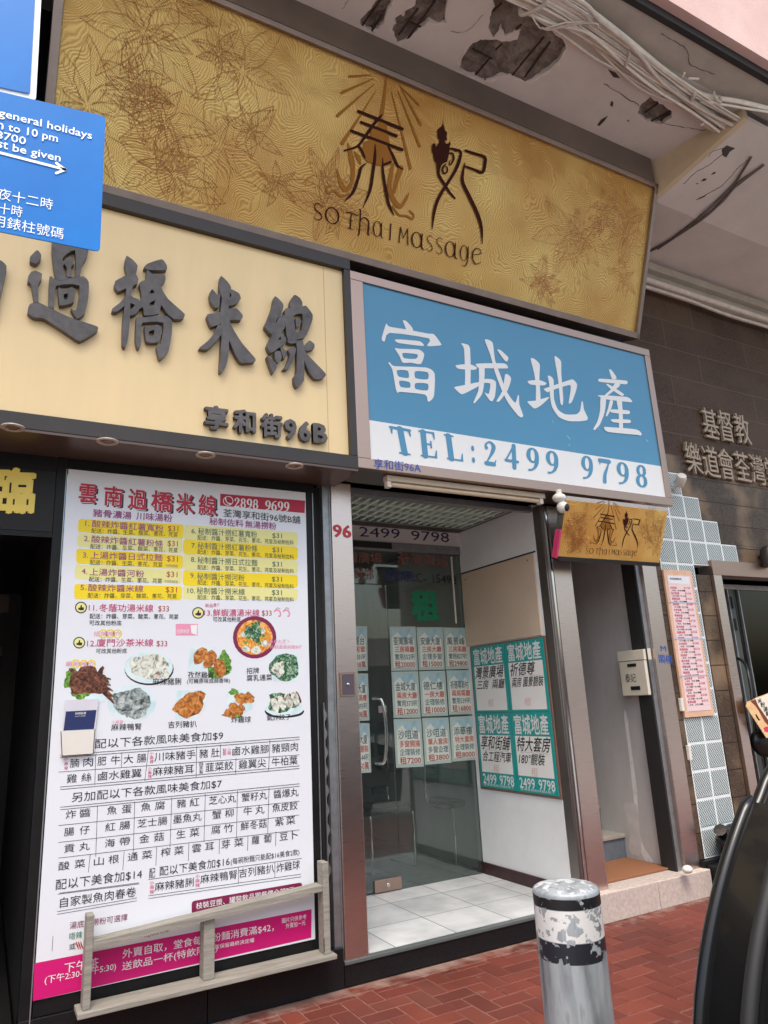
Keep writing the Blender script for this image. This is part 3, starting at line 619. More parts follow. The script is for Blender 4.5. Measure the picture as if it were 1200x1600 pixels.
b.build('sign_frame', 'sign_frame', ms, bevel=0.004)
b = MB(); b.obox(mu(LX+0.001, 0.001, -0.012), MS.r*(-LX-0.002), MS.up*(HS-0.002), MS.n*0.008); b.build('panel', 'gold', ms)
b = MB(); b.box(-0.15, 4.57, -0.73, -0.70, 5.555, ZC-0.002); b.build('top_fascia', mat('dark_grey_fascia', lin((112, 100, 92)), 0.55, var=0.25, vs=1.3), ms)
b = MB(); b.box(-0.15, -0.05, -0.66, 0.0, 4.4, ZC-0.003); b.build('end_panel', 'dark', ms)
MAT['logo'] = flat('logo_brown', (60, 26, 18), 0.8, spec=.15); MAT['leafline'] = flat('leaf_brown', (158, 98, 40), 0.6); MAT['sunray'] = flat('ray_ochre', (158, 104, 40), 0.7, spec=.2)
def logo(parent, fp, mats, tilt=None, only=None):
    """fp: picture point -> 3d on the sign, off = layer; strokes traced from the sign"""
    F = Z(500, 90, 6.155); G = Z(660, 160, 6.157); H = Z(480, 80, 3.75)
    rays = [[(490,165,8),(280,180,22)], [(515,200,8),(210,335,28)], [(520,255,6),(170,555,34)], [(540,315,5),(380,570,20),(215,820,38)], [(638,190,12),(620,370,28),(595,540,40)],
            [(690,330,6),(790,730,18),(870,1060,28)], [(750,320,6),(960,850,24)], [(770,270,6),(970,645,22)], [(760,260,6),(950,450,18)]]
    hands = [[(270,820,8),(300,950,50),(320,1080,40),(305,1200,34),(250,1270,45),(200,1200,36),(165,1070,8)], [(270,1310,20),(200,1330,20),(140,1280,20),(80,1300,22),(60,1250,18),(110,1230,16)], [(330,900,8),(370,960,40),(390,1020,14)],
             [(700,1030,30),(680,1150,40),(670,1250,40),(700,1350,45),(770,1430,42),(830,1350,26),(855,1300,8)], [(780,1060,50),(740,1180,40),(710,1300,30)], [(700,1430,20),(760,1510,18),(830,1520,20),(890,1550,18),(900,1510,16),(860,1470,14)]]
    body = [(590,560),(640,640),(665,790),(690,900),(690,1020),(600,1040),(540,1030),(450,1000),(400,900),(420,810),(480,790),(490,700),(560,640)]
    tai = [[(370,515,28),(790,685,32)], [(395,620,26),(735,752,30)], [(300,702,26),(790,885,30)], [(600,548,10),(560,590,30),(510,650,28),(440,750,30),(360,850,22),(235,893,16)], [(375,850,20),(410,910,24),(432,965,14)],
           [(655,850,18),(700,940,28),(750,1040,22),(800,1075,10)], [(445,1015,8),(395,1060,26),(370,1150,30),(320,1290,30),(240,1378,8)], [(530,835,8),(528,950,30),(510,1100,30),(480,1280,28),(415,1438,6)], [(603,965,8),(605,1080,24),(625,1230,28),(660,1400,28),(712,1515,8)], [(615,1030,22),(680,1002,24)]]
    fei = [[(265,440,14),(320,455,26),(370,475,22),(355,560,32),(320,650,30),(260,750,28),(190,860,30),(140,960,30),(110,1080,26),(95,1220,6)], [(150,660,20),(165,710,28),(215,790,26),(260,860,22),(315,922,14)],
           [(255,490,10),(290,490,18),(302,545,18),(270,600,12),(258,575,8),(278,552,6)], [(225,595,12),(196,630,18),(205,680,16),(238,668,14),(238,625,12),(218,615,6)], [(415,462,20),(500,490,26),(598,525,26),(604,580,30),(580,670,28),(500,645,22),(405,610,18)], [(410,580,8),(390,680,24),(390,770,30),(450,900,34),(530,1070,34),(570,1210,26),(576,1360,6)]]
    fig = [(200,140),(203,210),(215,245),(218,270),(240,290),(232,330),(240,360),(215,370),(225,395),(250,395),(265,370),(272,400),(262,430),(262,470),(250,520),(240,570),(210,580),(185,600),(170,640),(168,680),(150,690),(138,640),(135,580),(115,555),(105,490),(93,470),(95,410),(108,388),(125,400),(132,430),(150,400),(165,380),(165,355),(148,335),(145,270),(165,240),(180,235),(195,210)]
    def stroke(b, L, T, o):
        s = abs(T(1, 0)[0]-T(0, 0)[0])
        for k, q in enumerate(L): b.ribbon([(*T(x, y), w*s) for x, y, w in q], lambda x, y, k=k: fp(x, y, o+0.00008*k))
    b = MB(); stroke(b, rays, F, .0006); stroke(b, hands, F, .0014); b.poly([[F(*p) for p in body]], lambda x, y: fp(x, y, .0020)); b.build('ray_motif', mats[1], parent)
    b = MB(); stroke(b, tai, F, .0023); stroke(b, fei, G, .0033); b.poly([[G(*p) for p in fig]], lambda x, y: fp(x, y, .0040)); b.build('logo_character', mats[0], parent)
    # uncial lettering
    U = {'S': [[(.86,.86,.06),(.5,1,.09),(.12,.86,.1),(.2,.6,.12),(.7,.42,.12),(.9,.18,.1),(.5,0,.09),(.08,.12,.06)]], 'O': [_loop(.5, .5, .44, .48, .12, .06)],
         'T': [[(.0,.9,.09),(.3,.98,.1),(.98,.93,.09)], [(.5,.95,.06),(.42,.6,.11),(.44,.05,.11)], [(.2,.02,.05),(.66,.02,.05)], [(.25,.55,.06),(.62,.55,.06)]], 'h': [[(.05,1.3,.05),(.16,1.2,.11),(.16,-.1,.11),(.05,-.22,.06)], [(.16,.62,.06),(.45,.92,.09),(.85,.75,.12),(.86,.05,.12),(.98,-.06,.06)]],
         'a': [_loop(.42, .46, .34, .46, .12, .05), [(.78,.9,.1),(.8,.12,.11),(.98,.0,.06)]], 'I': [[(.5,.98,.3),(.5,.02,.3)], [(.1,.98,.06),(.9,.98,.06)], [(.1,.02,.06),(.9,.02,.06)]],
         'M': [[(.14,.95,.1),(.08,.02,.1)], [(.14,.95,.1),(.46,.35,.07)], [(.46,.35,.07),(.8,.98,.1)], [(.78,.95,.1),(.9,.0,.11)], [(0,.02,.04),(.22,.02,.04)]], 's': [[(.8,.88,.06),(.5,.98,.08),(.16,.8,.1),(.3,.55,.12),(.72,.38,.12),(.84,.14,.1),(.5,0,.08),(.1,.1,.05)]],
         'g': [_loop(.42, .46, .34, .46, .12, .05), [(.78,.9,.1),(.82,.1,.1),(.6,-.3,.08),(.3,-.28,.05)]], 'e': [[(.14,.5,.06),(.86,.72,.08),(.6,.98,.08),(.2,.78,.12),(.14,.3,.12),(.45,.0,.1),(.92,.2,.05)]]}
    line = [('S',36,94),('O',104,190),('T',226,294),('h',297,370),('a',384,450),('I',478,498),('M',536,600),('a',608,690),('s',697,742),('s',752,800),('a',806,884),('g',894,955),('e',962,1026)]
    b = MB(); k = 0
    for ch, x0, x1 in line:
        sl = 0.279; yb = lambda x: 980+(x-36)*sl
        for st in U[ch]:
            k += 1; q = [(*H(x0+(x1-x0)*x+(y-.5)*6, yb(x0+(x1-x0)*x)-y*96), w*(x1-x0)/3.75*(.9 if ch != 'I' else 1.2)) for x, y, w in st]
            b.ribbon(q, lambda x, y, k=k: fp(x, y, .0012+.0001*k), smooth=len(q) > 2)
    b.build('logo_lettering', mats[0], parent)
logo(ms, lambda x, y, o: MS.at(x, y, o), ('logo', 'sunray'))
# leaf line drawing printed over both ends of the panel
def leaves(b, reg, n, fn, lw, umax, vmax, s=1.0):
    """flower and leaf line drawing inside reg = (x0, x1, y0, y1)"""
    k = 0
    for _ in range(n):
        x0, y0 = random.uniform(*reg[:2]), random.uniform(*reg[2:]); np_ = random.choice((5, 6, 7, 9)); t0 = random.uniform(0, 6.28); LL = random.uniform(.15, .42)*s
        for q_ in range(np_):
            th = t0+6.28*q_/np_+random.uniform(-.25, .25); L = LL*random.uniform(.7, 1.15); Wd = L*random.uniform(.28, .46); cv = random.uniform(-.35, .35)
            def P(t, side):
                ang = th+cv*t; w = side*Wd*math.sin(PI*t**.75)*.5*(1+.06*math.sin(t*26))
                return (x0+L*t*math.cos(ang)-w*math.sin(ang), y0+L*t*math.sin(ang)+w*math.cos(ang))
            lines = [[P(t, 1) for t in np.linspace(0.04, 1, 12)], [P(t, -1) for t in np.linspace(0.04, 1, 12)], [P(t, 0) for t in np.linspace(0.05, .85, 6)]]
            for t in np.linspace(.2, .75, random.choice((2, 3, 5))): lines += [[P(t, 0), P(min(t+.16, 1), .8)], [P(t, 0), P(min(t+.16, 1), -.8)]]
            for j, q in enumerate(lines):
                q = [p for p in q if -umax < p[0] < -.02 and .015 < p[1] < vmax]
                if len(q) > 1: k += 1; b.ribbon([(*p, lw*(1 if j < 2 else .6)*random.uniform(.7, 1.2)) for p in q], lambda x, y, k=k: fn(x, y, .0004+.0000009*k), smooth=False)
b = MB()
leaves(b, (LX+.1, LX+1.15, .1, 1.15), 12, mu, .0024, -LX-.01, HS-.015); leaves(b, (LX+1.1, LX+1.75, .1, .75), 4, mu, .0024, -LX-.01, HS-.015, .8)
b.build('leaf_print', 'leafline', ms)
MAT['leafred'] = flat('leaf_rust', (176, 108, 62), 0.6)
b = MB(); leaves(b, (-1.15, -.08, .1, 1.0), 11, mu, .002, -LX-.01, HS-.015, .9); b.build('leaf_print', 'leafred', ms)

# ================================================================== RESTAURANT SIGN (yellow with raised brush characters)
YS = -0.30; PYS = PY(YS)
YX1, YZ0, YZ1 = 1.842, 2.943, 4.232
MAT['cream'] = mat('cream_panel', lin((240, 212, 160)), 0.42, var=0.04, vs=2.0, rvar=0.05, stretch=(3, 3, .5))
MAT['raised'] = mat('dark_grey_foam_letter', lin((70, 66, 66)), 0.5, col2=lin((106, 101, 100)), vs=14, bump=0.08, bs=40)
rs = thing('restaurant_sign', 'cream shop sign with raised dark grey brush characters and bronze frame', 'sign', (0.2, YS, 2.86))
b = MB(); b.box(-2.4, YX1, YS, -0.02, YZ0, YZ1); b.build('panel', 'cream', rs)
b = MB(); b.box(-2.4, 1.889, YS-.035, YS-.002, 2.86, YZ0); b.box(-2.4, 1.889, YS-.035, YS-.002, YZ1, 4.315); b.box(YX1, 1.889, YS-.033, YS-.003, YZ0+.001, YZ1-.001); b.box(1.846, 1.887, YS+.001, -.03, 2.87, 4.31); b.build('sign_frame', 'bronze', rs, bevel=0.003)
b = MB(); b.box(-2.4, 1.884, YS-.034, 0.012, 2.845, 2.858); b.build('soffit', 'bronze_soffit', rs)
b = MB(); b.box(1.708, 1.711, YS-.0012, YS, YZ0, YZ1); b.build('panel_seam', flat('seam', (196, 164, 108)), rs)
A = Z(0, 380, 4.0); B = Z(290, 410, 4.8)
GUO = [[(232,42),(258,72),(252,100),(225,128),(190,112),(188,85)]], [[(195,178),(225,172),(262,190),(258,222),(238,262),(240,360),(215,365),(195,255),(172,235),(178,205)]], [[(328,-40),(552,-40),(548,70),(515,130),(498,205),(440,216),(350,226)], [(392,90),(470,42),(470,205),(405,208)]], \
 [[(405,105),(435,85),(465,95),(462,125),(445,150),(448,206),(415,206),(418,150),(400,125)]], [[(310,205),(350,228),(430,215),(520,205),(555,240),(553,340),(530,435),(482,470),(443,405),(476,418),(497,262),(350,265),(338,398),(305,388)]], \
 [[(365,275),(395,290),(450,272),(472,295),(462,360),(440,375),(372,385)], [(398,318),(425,313),(422,345),(402,350)]], [[(185,380),(235,365),(330,410),(460,470),(610,518),(600,552),(500,610),(420,560),(280,470),(210,460),(172,430)]]
QIAO = [[(790,78),(832,105),(860,140),(850,190),(835,250),(815,340),(812,480),(800,600),(785,650),(765,630),(768,480),(778,400),(790,280),(795,200),(780,130)]], [[(722,235),(800,195),(845,190),(865,225),(855,255),(780,285),(740,300),(718,270)]], [[(800,320),(830,335),(790,380),(735,425),(705,425),(702,408),(745,375)]], \
 [[(800,330),(868,350),(880,395),(850,440),(815,450),(812,420),(845,385),(815,370)]], [[(1012,98),(1042,135),(1040,165),(935,165),(900,150),(925,125)]], \
 [[(920,165),(955,190),(1030,195),(1035,230),(1005,265),(1050,345),(1155,440),(1140,470),(1085,470),(1040,430),(1010,385),(990,440),(905,450),(895,400),(860,410),(885,330),(880,290),(870,250),(885,235),(912,225)], [(950,285),(968,308),(937,310)], [(970,355),(962,385),(938,388),(937,370)]], \
 [[(855,458),(900,462),(1020,445),(1075,480),(1075,560),(1055,670),(1000,725),(980,645),(1005,625),(1022,495),(890,495),(885,560),(880,640),(862,655),(848,600)]], [[(905,515),(930,525),(985,505),(1015,535),(990,615),(915,612)], [(932,550),(965,540),(960,570),(935,580)]]
MI = [[(265,100),(320,150),(342,190),(328,240),(325,330),(330,480),(322,700),(300,790),(268,825),(258,800),(270,560),(262,370),(272,270),(255,190)]], [[(200,198),(235,240),(262,235),(250,330),(225,340),(190,290),(183,235)]], [[(345,200),(400,230),(415,270),(380,310),(325,322),(315,270),(318,205)], [(332,225),(345,245),(332,262)]], \
 [[(165,388),(260,370),(330,345),(385,345),(430,395),(415,430),(340,430),(245,465),(195,480),(170,430)]], [[(245,465),(300,480),(240,580),(170,650),(110,645),(107,635),(165,590),(215,530)]], [[(330,430),(360,500),(430,610),(525,720),(515,745),(420,750),(375,690),(325,570),(310,480)]]
XIAN = [[(670,252),(725,300),(735,330),(715,400),(745,395),(748,480),(720,520),(645,540),(595,480),(615,430),(650,340)], [(708,395),(690,430),(678,458),(682,430)]], [[(700,500),(755,570),(745,610),(700,640),(640,680),(612,625),(640,560),(660,520)], [(712,555),(716,576),(697,578)]], [[(612,700),(680,755),(685,790),(660,830),(640,790)]], [[(670,670),(712,665),(722,720),(690,755),(672,720)]], [[(712,630),(755,660),(760,700),(735,720)]], \
 [[(818,240),(860,265),(878,300),(870,340),(790,340),(790,285)]], [[(760,340),(850,335),(905,322),(955,390),(950,440),(910,540),(880,565),(770,580),(750,450),(745,360)], [(815,395),(880,385),(872,500),(830,520)]], [[(828,415),(872,440),(835,492)]], [[(830,585),(880,585),(890,640),(892,880),(840,935),(818,900),(818,850),(835,820),(838,640)]], \
 [[(775,575),(830,560),(835,600),(790,605),(765,590)]], [[(770,650),(815,630),(832,650),(810,740),(770,800),(735,795),(760,760),(785,690)]], [[(930,580),(970,610),(965,645),(910,660),(885,640)]], [[(885,640),(920,690),(1055,830),(1035,865),(975,870),(930,820),(890,720)]]
NAN = [[(-90,120),(0,105),(40,140),(35,190),(0,340),(-40,470),(-90,380)]], [[(-260,200),(-120,160),(-80,180),(-250,240)]],
PRO = 0.042
for ch, T in ((GUO, A), (QIAO, A), (MI, B), (XIAN, B), (NAN, A)):
    m = MB()
    for k, loops in enumerate(ch):
        o = PRO-0.0006*k
        m.poly([smooth_loop([T(*p) for p in L], 3, .45) for L in loops], lambda x, y, o=o: PYS.at(x, y, PRO)+np.array([0, PRO-o, 0]), (0, o-0.001, 0))
    m.build('brush_character', 'raised', rs)
m = MB(); zj = Z(300, 600, 5.0)
for t, x0, y0, x1, y1, h in (('享', 98, 252, 286, 275, 190), ('和', 325, 282, 500, 300, 190), ('街', 540, 315, 708, 335, 190), ('9', 724, 340, 818, 350, 205), ('6', 836, 357, 930, 366, 205), ('B', 945, 372, 1058, 382, 200)):
    row(m, t, zj(x0, y0), zj(x1, y1), h/5.0*(1 if t in '享和街' else 1.02), PYS, .03, .035, depth=0.029)
m.build('address_lettering', 'raised', rs)
for i, (px, py) in enumerate(((168, 690), (321, 711), (460, 728), (20, 668))):
    p = onZ(px, py, 2.843); m = MB(); m.lathe([(0.052, 0.002), (0.054, -0.004), (0.045, -0.008), (0.036, -0.004), (0.034, 0.001), (0.0, 0.001)], (p[0], p[1], 2.845), (0, 0, 1), 28); d = m.build('downlight', flat('lamp_ring', (186, 170, 158), .35), rs, smooth=True)
    m = MB(); m.lathe([(0.030, 0), (0.022, -.006), (0.0, -.008)], (p[0], p[1], 2.844), (0, 0, 1), 20); m.build('lamp_lens', flat('lamp_lens', (120, 104, 92), .2), d, smooth=True)

# ================================================================== BLUE ESTATE SIGN
es = thing('estate_sign', 'blue and white light box sign in a brushed steel frame with a telephone number', 'sign', (3.3, YS, 2.88))
EX0, EX1, EZ0, EZ1 = 1.903, 4.723, 2.883, 4.258
MAT['blue'] = mat('blue_acrylic', lin((78, 142, 178)), 0.3, var=0.03, vs=1.0); MAT['white_acrylic'] = mat('white_acrylic', lin((232, 232, 230)), 0.3, var=0.02, vs=2)
fx0, fx1, fz0, fz1 = EX0+.094, EX1-.064, EZ0+.066, EZ1-.064
zs = PYS.at(579, 653)[2]
p = PYS.at(576, 647); q = PYS.at(1030, 733); zs = (p[2]+q[2])/2
b = MB(); b.box(EX0, EX1, YS, YS+.05, fz1, EZ1); b.box(EX0, EX1, YS, YS+.05, EZ0, fz0); b.box(EX0+.001, fx0, YS+.0008, YS+.049, fz0, fz1); b.box(fx1, EX1-.001, YS+.0008, YS+.049, fz0, fz1); b.build('sign_frame', 'steel_h', es, bevel=0.003)
b = MB(); b.box(EX0+.002, EX1-.002, YS+.05, 0.0, EZ0+.002, EZ1-.002); b.build('sign_case', 'steel_dark', es)
b = MB(); b.box(fx0, fx1, YS+.014, YS+.0495, zs, fz1); b.build('blue_panel', 'blue', es)
b = MB(); b.box(fx0, fx1, YS+.014, YS+.0495, fz0, zs); b.build('white_panel', 'white_acrylic', es)
PE = PY(YS+.0135); C = Z(560, 480, 4.615); D = Z(800, 540, 4.8)
FU = [[(320,95),(345,100),(390,150),(392,180),(360,180),(345,160)]], [[(200,118),(222,140),(345,160),(500,190),(545,195),(595,262),(590,275),(495,280),(510,225),(225,185),(190,245),(172,240),(170,215)]], [[(262,235),(300,232),(440,245),(470,270),(460,280),(290,258)]], [[(262,295),(300,300),(435,305),(475,340),(450,410),(380,400),(320,400),(295,350)], [(320,330),(425,340),(415,372),(330,368)]], \
 [[(215,400),(230,400),(260,425),(490,435),(550,480),(545,640),(515,678),(500,678),(480,630),(300,610),(285,620),(270,590),(245,450)], [(278,455),(355,458),(362,510),(290,500)], [(410,462),(500,470),(500,520),(412,512)], [(295,530),(368,540),(372,580),(305,575)], [(412,548),(500,552),(498,600),(412,590)]]
CHENG = [[(740,262),(770,265),(805,295),(808,560),(770,575),(770,480),(762,300)]], [[(705,418),(800,410),(855,435),(835,452),(725,445),(705,430)]], [[(695,575),(770,560),(870,540),(880,560),(810,600),(745,628),(700,590)]], [[(845,410),(905,405),(1050,405),(1078,430),(1070,442),(930,440),(870,440)]], [[(870,420),(910,435),(905,560),(890,630),(840,690),(830,685),(865,600),(870,500)]], \
 [[(880,520),(955,518),(992,540),(985,640),(965,678),(945,670),(910,615),(940,625),(950,550),(890,545)]], [[(910,235),(945,238),(970,262),(985,380),(1020,480),(1070,610),(1130,690),(1150,635),(1158,640),(1160,700),(1188,780),(1175,795),(1150,780),(1080,690),(1035,600),(985,470),(950,340)]], [[(1058,485),(1085,490),(1102,520),(1075,600),(1020,675),(995,678),(1040,600)]], [[(1000,308),(1025,310),(1080,360),(1075,388),(1055,385)]]
DI = [[(140,98),(165,98),(208,140),(205,240),(215,420),(180,430),(180,300),(165,200)]], [[(118,265),(200,258),(258,280),(240,298),(140,292)]], [[(118,418),(180,412),(275,385),(270,400),(215,450),(168,472),(125,435)]], [[(238,325),(280,310),(440,255),(465,260),(488,290),(480,340),(450,420),(425,433),(440,330),(430,295),(300,335),(265,350)]], [[(318,85),(340,88),(368,120),(370,220),(385,400),(378,447),(362,425),(345,250)]], \
 [[(268,228),(290,230),(312,260),(315,400),(345,480),(400,515),(480,515),(510,490),(522,420),(532,425),(540,480),(568,540),(560,560),(500,568),(420,565),(350,535),(300,460),(285,380),(280,290)]]
CHAN = [[(728,180),(745,182),(780,230),(782,250),(750,250)]], [[(648,255),(665,248),(855,262),(865,280),(850,290),(660,272)]], [[(775,280),(810,290),(800,310),(715,375),(695,372),(740,330)]], [[(705,290),(725,290),(790,330),(840,365),(825,378),(800,365),(740,325)]], [[(645,378),(665,372),(860,385),(900,415),(895,425),(800,415),(700,402)]], [[(665,385),(705,395),(695,500),(660,590),(625,630),(608,628),(640,570),(660,490)]], \
 [[(735,412),(758,415),(745,470),(715,528),(703,525),(720,470)]], [[(785,415),(825,420),(832,640),(805,640),(800,500)]], [[(748,478),(870,485),(885,500),(870,515),(745,502)]], [[(745,552),(875,555),(893,570),(875,582),(760,575)]], [[(690,615),(710,610),(930,628),(972,660),(965,675),(940,670),(720,648)]]
m = MB()
for ch, T in ((FU, C), (CHENG, C), (DI, D), (CHAN, D)):
    for k, loops in enumerate(ch): m.poly([smooth_loop([T(*p) for p in L], 3, .35) for L in loops], lambda x, y, k=k: PE.at(x, y, .0012+.0003*k))
m.build('sign_lettering', 'white_acrylic', es)
m = MB()
for q_ in ([(412,676,6),(425,688,10),(436,704,5)], [(427,738,5),(433,752,8)], [(1006,704,5),(1014,714,12),(1022,722,5)], [(640,600,3),(660,640,5)], [(300,560,4),(312,578,6)]): m.ribbon([(*D(x, y), w/4.8) for x, y, w in q_], lambda x, y: PE.at(x, y, .0009))
m.build('scuff', flat('scuff', (132, 176, 200), .6), es)
E_ = Z(570, 640, 2.5); m = MB()
for ch, bl, br, tl in (('T', (120,168), (192,179), (100,64)), ('E', (220,182), (284,190), (210,80)), ('L', (322,193), (386,203), (309,95)), (':', (414,206), (444,210), (408,118)), ('2', (470,214), (516,221), (466,121)), ('4', (550,223), (601,231), (547,133)), ('9', (636,236), (682,243), (632,146)), ('9', (712,247), (758,254), (708,158)),
        ('9', (850,268), (893,274), (846,178)), ('7', (921,280), (963,286), (915,190)), ('9', (990,288), (1034,295), (984,202)), ('8', (1062,299), (1105,305), (1058,213))):
    serif(m, ch, E_(*bl), E_(*br), E_(*tl), PE, .002)
m.build('telephone_lettering', 'blue', es)
m = MB(); zt = Z(480, 700, 2.3077); MAT['ink_blue'] = flat('ink_blue', (62, 84, 158), .5)
row(m, '享和街96A', zt(240, 55), zt(410, 72), 38/2.3077, PYS, .002, .008); m.build('address_lettering', 'ink_blue', es)
b = MB(); zn = Z(540, 740, 3.75)
p0, p1 = onZ(*zn(250, 45), 2.85), onZ(*zn(1150, 140), 2.85)
tb = thing('tube_light', 'long white fluorescent batten under the blue sign', 'light', ((p0[0]+p1[0])/2, p0[1], 2.85))
yb_ = (p0[1]+p1[1])/2
b.box(p0[0]-.03, p1[0]+.02, yb_-.03, yb_+.03, 2.84, 2.878); b.build('batten', flat('batten', (200, 186, 164), .4), tb, bevel=.004)
b = MB(); b.cyl((p0[0]+.01, yb_, 2.825), (p1[0]-.03, yb_, 2.825), .016, seg=12); b.build('tube', flat('tube_glass', (216, 198, 170), .25), tb, smooth=True)
for x in (p0[0]-.012, p1[0]-.01): b = MB(); b.box(x-.016, x+.016, yb_-.022, yb_+.022, 2.8, 2.842); b.build('end_cap', flat('endcap', (222, 214, 200), .4), tb, bevel=.004)
# ================================================================== RESTAURANT SHOPFRONT
rf = thing('noodle_shop', 'black framed noodle shop front with dark open doorway', 'shopfront', (0.3, 0, 0))
PXL, PXR, PZ0, PZ1 = 0.303, 1.672, 0.272, 2.780
b = MB(); b.box(.247, PXL-.002, -.006, .1, 0.0, 2.845); b.box(PXL-.002, 1.735, -.004, .1, PZ1+.003, 2.843); b.box(PXR+.004, 1.735, -.005, .1, 0.2, PZ1+.003); b.box(PXL, PXR+.004, -.004, .1, .2, PZ0-.003); b.build('door_frame', 'black_metal', rf, bevel=.003)
for q_ in ((PXR+.045, PXR+.05, -.012, -.004, .2, PZ1), (.292, .297, -.014, -.006, .01, 2.78)): b = MB(); b.box(*q_); b.build('trim_line', 'alu', rf)
b = MB(); b.box(1.735, 1.797, .06, .16, .2, 2.843); b.build('side_recess', 'dark', rf)
b = MB(); b.box(.247, 1.09, -.012, .1, 0, .198); b.box(1.094, 1.838, -.012, .1, 0, .198); b.build('plinth', 'black_granite', rf, bevel=.003)
b = MB(); b.box(-2.4, .245, -.003, .1, 2.43, 2.76); b.build('header_panel', flat('header_black', (36, 35, 35), .45, spec=.25), rf)
b = MB(); b.box(-2.4, .246, .0, .1, 2.763, 2.843); b.box(-2.4, .246, -.006, .1, 2.40, 2.427); b.build('header_frame', 'black_metal', rf)
zg = Z(0, 640, 3.3308); m = MB(); MAT['gold_letter'] = flat('gold_letter', (244, 216, 96), .35)
row(m, '臨', zg(-62, 418), zg(186, 424), 250/3.33, PY(-.004), .002, .035, depth=.001)
row(m, '光', zg(-330, 405), zg(-90, 412), 250/3.33, PY(-.004), .002, .035, depth=.001); m.build('header_lettering', 'gold_letter', rf)
# dark shop interior
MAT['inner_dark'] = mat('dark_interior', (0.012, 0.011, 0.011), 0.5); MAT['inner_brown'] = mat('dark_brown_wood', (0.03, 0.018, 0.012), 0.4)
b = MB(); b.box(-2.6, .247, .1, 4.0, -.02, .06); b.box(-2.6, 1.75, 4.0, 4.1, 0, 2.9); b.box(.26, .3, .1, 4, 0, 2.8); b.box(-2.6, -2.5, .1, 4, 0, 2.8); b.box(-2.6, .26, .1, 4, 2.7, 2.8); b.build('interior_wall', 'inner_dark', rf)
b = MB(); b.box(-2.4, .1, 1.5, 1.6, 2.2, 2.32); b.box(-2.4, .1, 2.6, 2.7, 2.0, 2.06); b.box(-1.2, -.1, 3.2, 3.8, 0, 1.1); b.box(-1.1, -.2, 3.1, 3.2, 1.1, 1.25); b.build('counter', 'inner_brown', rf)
# ================================================================== MENU POSTER
mp = thing('menu_poster', 'tall white noodle menu poster with price lists, food pictures and a magenta footer', 'poster', ((PXL+PXR)/2, -.01, PZ0))
PM = PY(-.012)
MAT['paper'] = mat('poster_print', lin((228, 231, 236)), 0.35, var=0.02, vs=1.5, bump=.12, bs=3)
b = MB(); b.box(PXL, PXR, -.012, 0, PZ0, PZ1); b.build('poster_sheet', 'paper', mp)
COLS = dict(red=(190, 28, 62), mag=(152, 52, 122), pinkt=(202, 62, 112), black=(34, 34, 38), yel=(244, 216, 20), pale=(232, 228, 150), magenta=(206, 14, 112), crim=(184, 14, 58), wine=(128, 26, 72), teal=(44, 78, 90), prc=(176, 52, 40), white=(240, 238, 236), softp=(232, 150, 178), dgreen=(4, 128, 86), redo=(206, 84, 62), navy=(34, 46, 96), dteal=(40, 84, 96), grey=(128, 128, 128))
for k, c in COLS.items(): flat('ink_'+k, c, .45, .02)
m0 = Z(90, 730, 2.927); m1 = Z(80, 930, 2.857); m2 = Z(70, 1130, 2.7907); m3 = Z(30, 1330, 2.353)
LAY = {}; PIECES = []; DISH = None
def ink(c): return LAY.setdefault(c, MB())
def dish():
    global DISH
    DISH = (MB(), []); PIECES.append(('food_picture',)+DISH)
def pq(c, z, pts, off=.0006, rnd=0):
    pts = [z(*p) for p in pts]
    if rnd:
        out = []; n = len(pts)
        for i in range(n):
            a, p, d = map(np.array, (pts[i-1], pts[i], pts[(i+1) % n])); e1 = p+(a-p)/np.linalg.norm(a-p)*rnd; e2 = p+(d-p)/np.linalg.norm(d-p)*rnd
            out += [tuple(e1+(p-e1)*.55*t*2-(p-e1)*0 if False else (1-t)**2*e1+2*t*(1-t)*p+t*t*e2) for t in np.linspace(0, 1, 5)]
        pts = out
    if DISH is not None:
        k = c[1:] if c[0] == '@' else 'ink_'+c
        if k not in DISH[1]: DISH[1].append(k)
        DISH[0].poly([pts], lambda x, y: PM.at(x, y, off), mi=DISH[1].index(k)); return
    m_ = MB(); m_.poly([pts], lambda x, y: PM.at(x, y, off)); PIECES.append(('printed_panel', m_, ['ink_'+c]))
def ln(c, z, a, d, w=1.0, off=.0012): ink(c).ribbon([(*z(*a), w), (*z(*d), w)], lambda x, y: PM.at(x, y, off), smooth=False)
def tx(c, z, items, off=.0016, bold=0.0): rows(ink(c), z, items, PM, off=off, bold=bold)
# heading
HEAD = [('雲', 97, 115, 180, 122, 96), ('南', 212, 128, 300, 138, 96), ('過', 322, 142, 410, 152, 98), ('橋', 428, 150, 528, 162, 98), ('米', 542, 160, 624, 170, 98), ('線', 645, 168, 728, 178, 98)]
tx('black', z := Z(90, 730, 2.927), [(t, a+7, y+6, c+7, y2+6, h) for t, a, y, c, y2, h in HEAD], .0007, .03); tx('white', m0, HEAD, .0009, .05); tx('red', m0, HEAD, .0014, .024)
pq('crim', m0, [(744, 121), (1132, 153), (1130, 210), (743, 176)])
for i, ch in enumerate('2898 9699'):
    if ch != ' ':
        x = 808+i*28.3; y = 183+(x-808)*.085; serif(ink('white'), ch, m0(x, y), m0(x+24, y+2), m0(x+1.5, y-44), PM, .0016)
zc0 = (780, 154); ink('white').ribbon([(*m0(zc0[0]+22*math.cos(t), zc0[1]+20*math.sin(t)), 1.1) for t in np.linspace(0, 2*PI, 25)], lambda x, y: PM.at(x, y, .0016), smooth=False)
ink('white').ribbon([(*m0(768, 142), 2.6), (*m0(771, 156), 1.4), (*m0(779, 164), 1.4), (*m0(791, 168), 2.6)], lambda x, y: PM.at(x, y, .0018))
